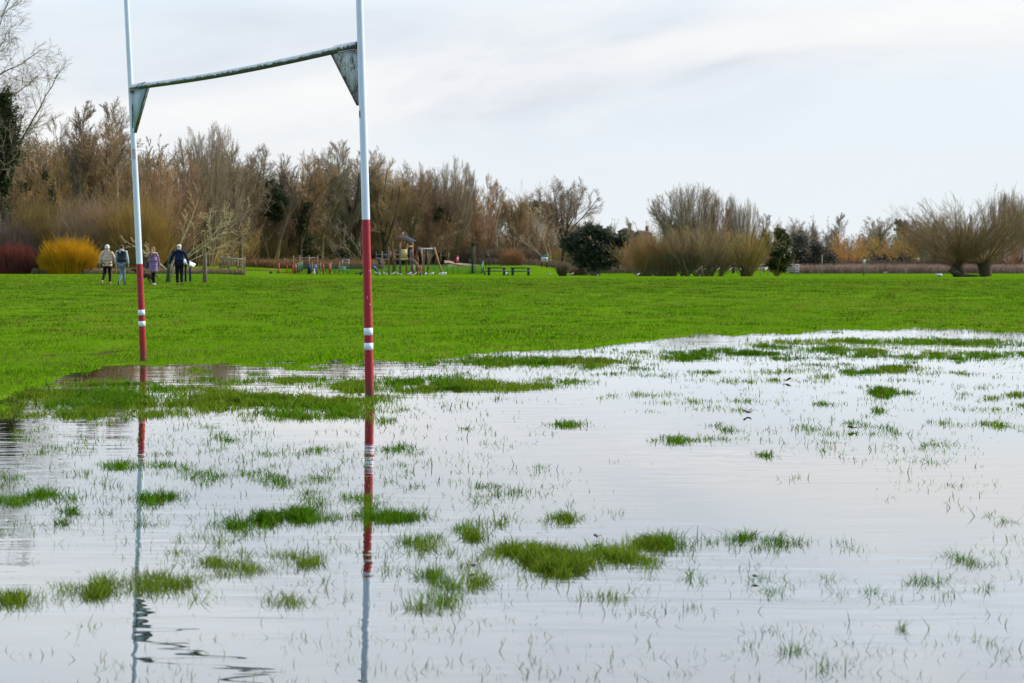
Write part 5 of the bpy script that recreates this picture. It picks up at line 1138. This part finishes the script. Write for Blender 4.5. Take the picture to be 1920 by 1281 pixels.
for k, (px, lab) in enumerate(((585, 'short timber post with a yellow foot just right of the dark play panel'), (600.7, 'short timber post with a yellow foot left of the square red frame'), (620.5, 'short timber post with a yellow foot right of the square red frame'), (636.5, 'short timber post with a yellow foot left of the pale green bench'))):
    o = thing('balance_post', lab, 'post', gpt(px, YP-.5)); posts([(px, 491, 514, 0)], .055, TIMB, 'post', o, px, YP-.5)
    mb = MB(); mb.box((.08, -.05, .25), (.22, .06, .16), Matrix.Rotation(.6, 3, 'Y')); mb.build('foothold', YEL, o)
o = thing('activity_board', 'dark blue play panel with a white round toy', 'play panel', gpt(588, YP+1))
panel('board', 582, 495.5, 594, 513, 0, BLUEP, .06, 588, YP+1); panel('side_board', 577, 495, 582, 514, .2, NAVYP, .08, 588, YP+1)
mb = MB(); mb.sphere(pxl(589, 506, -.35, 588, YP+1), .10, 10, 7); mb.tube([pxl(589, 514.5, -.35, 588, YP+1), pxl(589, 508, -.35, 588, YP+1)], [.14, .07], 8); mb.build('toy', WHITEP, o, True)
o = thing('park_bench', 'pale green slatted bench inside the playground fence', 'bench', gpt(645, YP+3)); PG = mat('pale_green_slats', (.30, .58, .50), .6)
for y in (500.5, 502.6, 504.7): panel('back_slat', 634, y-.7, 649, y+.5, .25, PG, .04, 645, YP+3)
panel('seat', 634, 506.3, 654, 507.3, -.1, mat('green_bench_seat', (.05, .30, .12), .6), .42, 645, YP+3)
for x in (635.5, 643, 653): panel('leg', x-.5, 507, x+.5, 513, -.1, GREENP, .4, 645, YP+3)
o = thing('football_rebound_frame', 'small grey steel frame behind the pale green bench', 'play frame', gpt(648, YP+9))
posts([(642, 487, 502, 0), (654.5, 487, 502, 0)], .03, STEEL, 'post', o, 648, YP+9)
for y in (487.2, 492.5): mb = MB(); mb.tube([pxl(642, y, 0, 648, YP+9), pxl(654.5, y, 0, 648, YP+9)], .03, 6); mb.build('rail', STEEL, o, True)
o = thing('seesaw', 'dark navy seesaw low to the ground left of the near goalpost', 'seesaw', gpt(676, YP))
mb = MB(); mb.bar(pxl(665, 513.5, 0, 676), pxl(688, 509.5, 0, 676), .2, .10); mb.build('plank', NAVYP, o)
mb = MB(); mb.tube([pxl(676, 516, 0, 676), pxl(676, 511, 0, 676)], .09, 8); mb.build('pivot', BLK, o, True)
o = thing('spring_rider', 'blue and white spring rider just right of the near goalpost', 'spring rider', gpt(705, YP-1))
mb = MB(); mb.tube([pxl(x, y, 0, 705, YP-1) for x, y in ((699, 500), (702, 501.5), (705, 504.5), (707, 508.5), (706.5, 511))], [.10, .15, .17, .13, .07], 10); mb.build('body', mat('blue_plastic', (.03, .14, .38), .5), o, True)
mb = MB(); mb.tube([pxl(x, y, -.17, 705, YP-1) for x, y in ((701, 499.5), (705, 502.5), (707.6, 507.5))], .045, 6); mb.build('handle_rail', WHITEP, o, True)
mb = MB(); mb.tube([pxl(708.5, 516.5, 0, 705, YP-1), pxl(708.5, 511, 0, 705, YP-1)], .13, 10); mb.build('spring', BLK, o, True)
# scramble frame with rope net, left
o = thing('scramble_frame', 'timber frame with a rope net standing alone left of the playground', 'play frame', gpt(436, 176)); Yn = 176
posts([(415, 482.5, 505, .9), (428.5, 482.5, 506.5, 0), (446, 488, 505, 1.0), (458.5, 484.5, 507.5, 0)], .06, TIMB, 'post', o, 436, Yn, cap=WHITEP)
mb = MB(); mb.bar(pxl(415, 484, .9, 436, Yn), pxl(428, 484, 0, 436, Yn), .06, .16); mb.bar(pxl(428, 484.5, 0, 436, Yn), pxl(458.5, 487, 0, 436, Yn), .06, .16); mb.build('top_plank', mat('bleached_plank', (.50, .44, .36), .8), o)
mb = MB()
for k in range(9): mb.tube([pxl(416+k*5, 486.5, .2, 436, Yn), pxl(416+k*5, 501, .4, 436, Yn)], .016, 4)
for k in range(4): mb.tube([pxl(416, 489+k*3.2, .3, 436, Yn), pxl(457, 490+k*3.2, .3, 436, Yn)], .016, 4)
mb.build('rope_net', mat('rope', (.42, .33, .24), .9), o)
for (xa, xb) in ((415, 428), (444, 457)): panel('low_plank', xa, 500, xb, 502.5, .1, TIMB, .05, 436, Yn)
for (px, lab) in ((412.5, 'small black bucket-shaped weight at the left foot of the rope net frame'), (508.5, 'small black bucket-shaped weight left of the orange-red goal frame'), (456, 'small black bucket-shaped weight at the right foot of the rope net frame')):
    mb = MB(); mb.tube([(0, 0, -.02), (0, 0, .2), (0, 0, .26)], [.15, .13, .10], 10); o_ = mb.build('weight_block', BLK, None, True); tag(o_, lab, 'weight'); o_.location = gpt(px, 178 if px < 460 else 190)
mb = MB(); mb.bar((-2.3, 0, .32), (2.0, 0, .28), .12, .08); o = thing('balance_beam', 'low timber balance beam between the rope net frame and the red goal', 'balance beam', gpt(488, 182)); mb.build('beam', PINEW, o)
for x in (-1.9, 1.6): mb = MB(); mb.tube([(x, 0, -.05), (x, 0, .27)], .06, 8); mb.build('leg', TIMB, o, True)

# ------------------------------------------------------------------ path, bridge rail, bin, T-post, boards, tables
def mound():
    xs = np.linspace(800, 1010, 60); ds = np.linspace(0, 1, 14); V = []
    for x in xs:
        crest = np.interp(x, [800, 826, 842, 862, 885, 900, 930, 1010], [506, 499, 489.5, 494, 496.5, 498, 499.5, 503])
        for d in ds:
            Y = 214+26*d; g = gpt(x, Y); y0 = HY + F*(CAMZ-g.z)/Y; yy = min(y0+.15, crest+(1-d)*26)
            V.append(tuple(at(x, yy, Y)))
    n = len(ds); Q = [(i*n+j, (i+1)*n+j, (i+1)*n+j+1, i*n+j+1) for i in range(len(xs)-1) for j in range(n-1)]
    me = np_mesh('grass_bank', np.array(V), Q, smooth=True)
    tag(link('grass_bank', me, mat('bank_grass', (.12, .20, .02), .9, (.17, .19, .05), .6)), 'low grassy bank behind the playground fence', kind='structure')
    V = []
    for k, t_ in enumerate(np.linspace(0, 1, 24)):
        x = 833+t_*66; w = 4.5*(1-t_*.3)
        for q in (-1, 1):
            yy = np.interp(x, [833, 842, 862, 885, 900], [489, 489.5, 494, 496.2, 498]); V.append(tuple(at(x, yy+(0 if q > 0 else w), 239-(0 if q > 0 else 4)) + Vector((0, 0, .05))))
    Q = [(2*i, 2*i+2, 2*i+3, 2*i+1) for i in range(23)]
    tag(link('path', np_mesh('path', np.array(V), Q, smooth=True), mat('gravel_path', (.34, .235, .175), .95, (.25, .17, .13), 1.5)), 'pinkish gravel path climbing the bank', kind='structure')
mound()
def on(px, y, Y):
    return at(px, y, Y)
o = thing('footbridge_rail', 'dark timber handrail of a footbridge at the top of the gravel path', 'handrail', on(834, 489, 240)); o_l = Vector(o.location)
def P2(px, y, Y): return at(px, y, Y)-o_l
for x in (826.5, 841): mb = MB(); mb.tube([P2(x, 490.5, 240), P2(x, 473.5, 240)], .06, 6); mb.build('post', TIMB, o, True)
for y in (474.5, 481): mb = MB(); mb.tube([P2(826.5, y+.3, 240), P2(841, y, 240)], .05, 6); mb.build('rail', T_BARK['dark'], o, True)
o = thing('litter_bin', 'red litter bin with a white notice beside the gravel path', 'bin', on(855.5, 493.5, 233)); s_ = 233/F
mb = MB(); mb.box((0, 0, 6.2*s_), (9*s_, .5, 12.6*s_)); mb.box((0, 0, 12.9*s_), (9.6*s_, .56, .1)); mb.build('body', mat('post_red', (.50, .015, .025), .45), o); mb = MB(); mb.box((2.4*s_, -.256, 7.2*s_), (2.6*s_, .012, 9*s_)); mb.build('notice', WHITEP, o); mb = MB(); mb.box((-1.6*s_, -.256, 10.4*s_), (3.6*s_, .012, .16)); mb.build('slot', BLK, o)
o = thing('bird_table_post', 'tall dark green timber post with a T-shaped flat top', 'post', gpt(886, 213)); s_ = 213/F
mb = MB(); mb.box((0, 0, 1.6), (.24, .24, 3.3)); mb.build('post', mat('dark_green_timber', (.028, .05, .035), .8), o)
mb = MB(); mb.box((-.05, 0, 3.28), (1.0, .45, .08), Matrix.Rotation(.08, 3, 'Y')); mb.bar((-.35, 0, 3.2), (0, 0, 2.9), .06); mb.bar((.35, 0, 3.2), (0, 0, 2.9), .06); mb.build('top_board', T_BARK['dark'], o)
mb = MB(); mb.tube([(.26, 0, 0), (.26, 0, 3.0)], .03, 6); mb.build('side_pole', TIMB, o, True)
o = thing('small_sign', 'small dark green sign on two legs behind the left picnic table', 'sign', gpt(913.5, 222)); s_ = 222/F
mb = MB(); mb.box((0, 0, 1.55), (.42, .05, .42)); mb.build('panel', mat('dark_green_panel', (.02, .05, .035), .6), o)
for x in (-.19, .19): mb = MB(); mb.box((x, .03, .8), (.05, .05, 1.75)); mb.build('leg', BLK, o)
# notice board
Yq = 232; o = thing('notice_board', 'white map notice board with a green header on two dark posts', 'notice board', gpt(1021, Yq)); zb = lambda y: (at(1021, y, Yq)-gpt(1021, Yq)).z
s_ = Yq/F
for x in (-5.0, 4.0): mb = MB(); mb.box((x*s_, .06, zb(478)/2), (.10, .08, zb(478))); mb.build('leg', BLK, o)
mb = MB(); mb.box((-.3*s_, 0, (zb(482)+zb(490.8))/2), (12.4*s_, .06, zb(482)-zb(490.8)), Matrix.Rotation(.03, 3, 'Y')); bd = mb.build('board', WHITEP, o)
mb = MB(); mb.box((0, 0, (zb(477)+zb(481.6))/2), (11.5*s_, .07, zb(477)-zb(481.6))); hd = mb.build('header', mat('green_header', (.05, .13, .10), .6), o)
mb = MB(); mb.box((-.5*s_, -.04, (zb(479)+zb(480))/2), (6*s_, .01, .04)); mb.build('header_text', WHITEP, hd)
mb = MB(); zc_ = zb(486.4); mb.prism([(.05, -.036, zc_-.22), (.22, -.036, zc_-.1), (.30, -.036, zc_+.1), (.2, -.036, zc_+.2), (.0, -.036, zc_+.18), (-.05, -.036, zc_)], (0, -.006, 0)); mb.build('map', mat('map_green', (.38, .48, .38), .6), bd)
mb = MB()
for k in range(5): mb.box((-.24, -.036, zc_+.17-k*.055), (.16, .008, .016))
mb.build('printed_text', mat('grey_text', (.35, .36, .4), .6), bd)
# picnic tables
def table(px, Y, label, w=2.05, rz=.0):
    o = thing('picnic_table', label, 'picnic table', gpt(px, Y), rz, 'dark picnic tables beside the playground')
    mb = MB()
    for k in range(5): mb.box((0, -.32+k*.16, .79), (w, .145, .11))
    mb.build('table_top', NAVYP, o)
    for s_ in (-1, 1):
        mb = MB(); mb.box((0, .78*s_-.075, .46), (w, .14, .09)); mb.box((0, .78*s_+.075, .46), (w, .14, .09)); mb.build('seat', NAVYP, o)
        for x in (-w*.38, w*.38): mb = MB(); mb.box((x, .78*s_, .2), (.20, .14, .46)); mb.build('leg', NAVYP, o)
    for x in (-w*.38, w*.38):
        for s_ in (-1, 1): mb = MB(); mb.box((x, .25*s_, .37), (.26, .14, .80)); mb.build('leg', NAVYP, o)
        mb = MB(); mb.box((x, 0, .36), (.10, 1.6, .10)); mb.build('cross_beam', NAVYP, o)
    return o
table(931, 203, 'dark navy picnic table, the left one of the two'); table(976, 201, 'dark navy picnic table, the right one of the two', 2.1)
for (px, lab) in ((909, 'short dark navy stool left of the left picnic table'), (952, 'dark navy stool between the two picnic tables')):
    mb = MB(); mb.box((0, 0, .44), (.5, .4, .06)); mb.box((0, 0, .2), (.14, .14, .46)); o_ = mb.build('stool', NAVYP, None); tag(o_, lab, 'stool'); o_.location = gpt(px, 202.5)

# gulls on the grass
GW = mat('gull_white', (.85, .86, .88), .6); GG = mat('gull_grey', (.42, .45, .50), .6); BEAK = mat('beak_orange', (.6, .25, .04), .5)
def gull(px, Y, rz, label, s=1.0, up=0.0):
    o = thing('gull', label, 'gull', gpt(px, Y), rz, 'gulls on the grass by the playground'); o.scale = (s, s, s)
    skin('body', [(-.17, 0, .20, .035), (-.06, 0, .21, .075, .07), (.06, 0, .23, .078, .075), (.13, 0, .29+up*.5, .04), (.16, 0, .345+up, .042), (.20, 0, .345+up, .022)], [(i, i+1) for i in range(5)], GW, o, 1, 1)
    for q in (-1, 1):
        mb = MB(); mb.sphere((-.06, .062*q, .235), (.17, .022, .05), 8, 5); mb.build('wing', GG, o, True)
        mb = MB(); mb.tube([(0, .03*q, .0), (0, .03*q, .17)], .007, 4); mb.build('leg', BEAK, o)
    mb = MB(); mb.tube([(.215, 0, .343+up), (.265, 0, .333+up)], [.013, .004], 5); mb.build('beak', BEAK, o)
    mb = MB(); mb.tube([(-.16, 0, .205), (-.27, 0, .195)], [.03, .012], 5); mb.build('tail', GW, o)
GL = [(708, 182, 2.9, 'gull just right of the near goalpost, leftmost of the row', 1.3), (722.6, 181, 2.6, 'second gull from the goalpost, head lowered', 1.15), (737.8, 183, .4, 'upright gull below the ladder of the play tower', 1.15), (748.5, 180, 3.0, 'crouching gull below the left leg of the play tower', 1.0),
      (767.7, 182, .5, 'gull facing right below the slide of the play tower', 1.2), (778, 180, .2, 'gull at the foot of the red slide', 1.05), (798.6, 175, 1.4, 'gull seen from behind under the left swing leg', 1.1), (810.3, 180, .6, 'gull between the two swing legs', 1.2),
      (828.4, 184, .5, 'gull with raised head by the right swing leg, the farther one', 1.25), (826, 172, 3.1, 'gull bending down nearest the right swing leg', .95), (835, 176, 1.2, 'upright gull right of the swing, last of the dense row', 1.2), (949.8, 186, 1.4, 'single gull in front of the picnic tables', 1.1),
      (1030, 188, 0, 'gull lying low on the grass below the notice board', .9), (1072, 189, .4, 'gull left of the evergreen bush foot', 1.0), (1120.5, 176, 1.5, 'tiny gull in front of the evergreen bush', .6), (1196, 180, .7, 'gull right of the evergreen bush', .9), (1659, 225, 0, 'small far white gull in front of the weeping willow', 1.0)]
for (px, Y, rz, lab, s_) in GL: gull(px, Y, rz, lab, s_, random.uniform(-.05, .04))
mb = MB(); mb.sphere((0, 0, .09), (.16, .12, .11), 8, 6); o_ = mb.build('toy_ball', YEL, None, True); tag(o_, 'small cream-yellow ball lying between two gulls below the slide', 'ball'); o_.location = gpt(772.6, 182)
mb = MB(); mb.sphere((0, 0, .14), (.28, .15, .14), 10, 7); mb.sphere((-.22, 0, .2), (.13, .1, .08), 8, 5); o_ = mb.build('white_bag', GW, None, True); tag(o_, 'crumpled white sack on the grass left of the leaning pollard', 'sack'); o_.location = gpt(1760, 178)

# small sign post, thin pole, rails, far houses
o = thing('sign_post', 'small cream sign on a grey-green post in front of the orange willow', 'sign', gpt(1618.5, 205)); s_ = 205/F
zt = (at(1618, 487, 205)-gpt(1618, 205)).z
mb = MB(); mb.tube([(0, 0, -.1), (0, 0, zt-.2)], .07, 8); mb.build('post', mat('grey_green_post', (.16, .20, .20), .7), o, True)
mb = MB(); mb.box((.02, -.08, zt-4*s_), (4.6*s_, .04, 8*s_)); sg = mb.build('panel', mat('cream_sign', (.72, .74, .62), .5), o)
mb = MB(); mb.box((.02, -.103, zt-3.6*s_), (1.6*s_, .006, 3.6*s_)); mb.build('symbol', mat('faded_symbol', (.48, .52, .46), .6), sg)
mb = MB(); mb.tube([(0, 0, -.1), (-.05, 0, (at(1540, 478, 210)-gpt(1540, 210)).z)], [.05, .035], 6); o_ = mb.build('thin_pole', mat('pale_pole', (.36, .33, .30), .7), None, True); tag(o_, 'thin pale pole standing in front of the grey-green thicket', 'pole'); o_.location = gpt(1541, 210)
def rails(px0, px1, Y, ys, label, name='rail_fence', mt=None):
    mt = mt or mat('pale_rail', (.55, .52, .50), .6); o = thing(name, label, 'fence', gpt((px0+px1)/2, Y)); g = o.location.copy()
    for y in ys: a = at(px0, y, Y)-g; b = at(px1, y+.3, Y)-g; mb = MB(); mb.bar(a, b, .07); mb.build('rail', mt, o)
    for k in range(int((px1-px0)/18)+2):
        x = min(px0+k*18, px1); a = at(x, ys[0]-.5, Y)-g; mb = MB(); mb.bar((a.x, 0, float(gz(a.x+g.x, Y))-g.z-.05), a, .07); mb.build('post', mt, o)
rails(1188, 1290, 205, (484, 488, 492, 497), 'pale metal rails showing through the brown bushes right of the evergreen bush')
rails(1372, 1440, 196, (496, 502), 'pale rails seen through the right side of the willow clump')
rails(1474, 1498, 205, (496, 501, 505, 509), 'short grey metal gate right of the ivy-green tree', 'field_gate', STEEL)
def house(px0, px1, yr, ye, Y, label, seed):
    g = gpt((px0+px1)/2, Y); w = (px1-px0)*Y/F; zr, ze = (at(0, yr, Y)-g).z, (at(0, ye, Y)-g).z; d = 8.0
    o = thing('house', label, 'house', g)
    mb = MB(); mb.box((0, d/2, ze/2), (w, d, ze)); mb.build('wall', mat('far_brick', (.22, .14, .10), .9, (.17, .11, .08), 1), o)
    mb = MB(); mb.add([(-w/2-.3, -.3, ze), (w/2+.3, -.3, ze), (w/2+.3, d+.3, ze), (-w/2-.3, d+.3, ze), (-w/2+1, d/2, zr), (w/2-1, d/2, zr)], [(0, 1, 5, 4), (2, 3, 4, 5), (3, 2, 1, 0)], [(1, 2, 5), (3, 0, 4)]); r_ = mb.build('roof', mat('far_tiles', (.17, .10, .075), .9, (.13, .08, .06), 2), o)
    mb = MB(); mb.box((w*.28, d/2, zr+.2), (.7, .7, 1.6)); mb.build('chimney', mat('far_brick', (1, 1, 1)), r_)
    for k in (-.25, .25): mb = MB(); mb.box((w*k, -.02, ze-1.6), (1.2, .08, 1.2)); mb.build('window', mat('far_glass', (.10, .12, .14), .2), o)
house(1162, 1188, 427, 434, 420, 'distant brown roofed house between the bare trees, the taller roof', 1)
house(1189, 1222, 432, 438, 440, 'distant lower brown roofed house right of the taller roof', 2)
# dead leaves and twigs on the water
LEAF = mat('dead_leaf_brown', (.085, .045, .025), .7, (.05, .028, .018), 30)
for (px, py, w, lab) in ((1477, 717, .10, 'curled dead leaf with a stalk floating right of the middle of the flood'), (1402, 779, .085, 'dark bent dead leaf standing out of the bright water'), (1600, 808, .075, 'small reddish dead leaf held up by a grass stalk'), (1120, 1016, .045, 'dark curled leaf behind the largest grass patch'), (690, 772, .03, 'tiny brown leaf in front of the near goalpost foot'), (250, 776, .05, 'dark wet leaf at the edge of the left grass strip'), (760, 655, .05, 'dark leaf lying on the lawn right of the near goalpost'), (885, 1072, .03, 'small brown leaf left of the largest grass patch'), (1416, 1092, .03, 'brown leaf caught in the right-hand grass patch')):
    Y = F*CAMZ/(py-HY); x = (px-960)/F*Y; w *= .62; R_ = Matrix.Rotation(random.uniform(-.5, .5), 3, 'Y') @ Matrix.Rotation(random.uniform(0, 6), 3, 'Z')
    mb = MB(); V = []; n = 14
    for kk, rr_ in ((0, 1.0), (1, .55)):
        for i_ in range(n):
            a = 6.283*i_/n; r_ = w*rr_*(.55+.16*math.sin(3*a+px)+.08*random.random())
            V.append(R_ @ Vector((math.cos(a)*r_*1.2, math.sin(a)*r_, w*.35*rr_*abs(math.sin(a*1.5+px)))) + Vector((0, 0, .012)))
    V.append(Vector((0, 0, .008)))
    Q = [(i_, (i_+1) % n, n+(i_+1) % n, n+i_) for i_ in range(n)]; T = [(n+i_, n+(i_+1) % n, 2*n) for i_ in range(n)]
    mb.add([tuple(v) for v in V], Q, T); mb.tube([V[0], V[0]+Vector((w*.35, w*.2, w*.1))], .0012, 4)
    o_ = mb.build('dead_leaf', LEAF); tag(o_, lab, 'leaf'); o_.location = (x, Y, .004 if py > 700 else float(field_z(np.array([x]), np.array([Y]))[0])+.03)
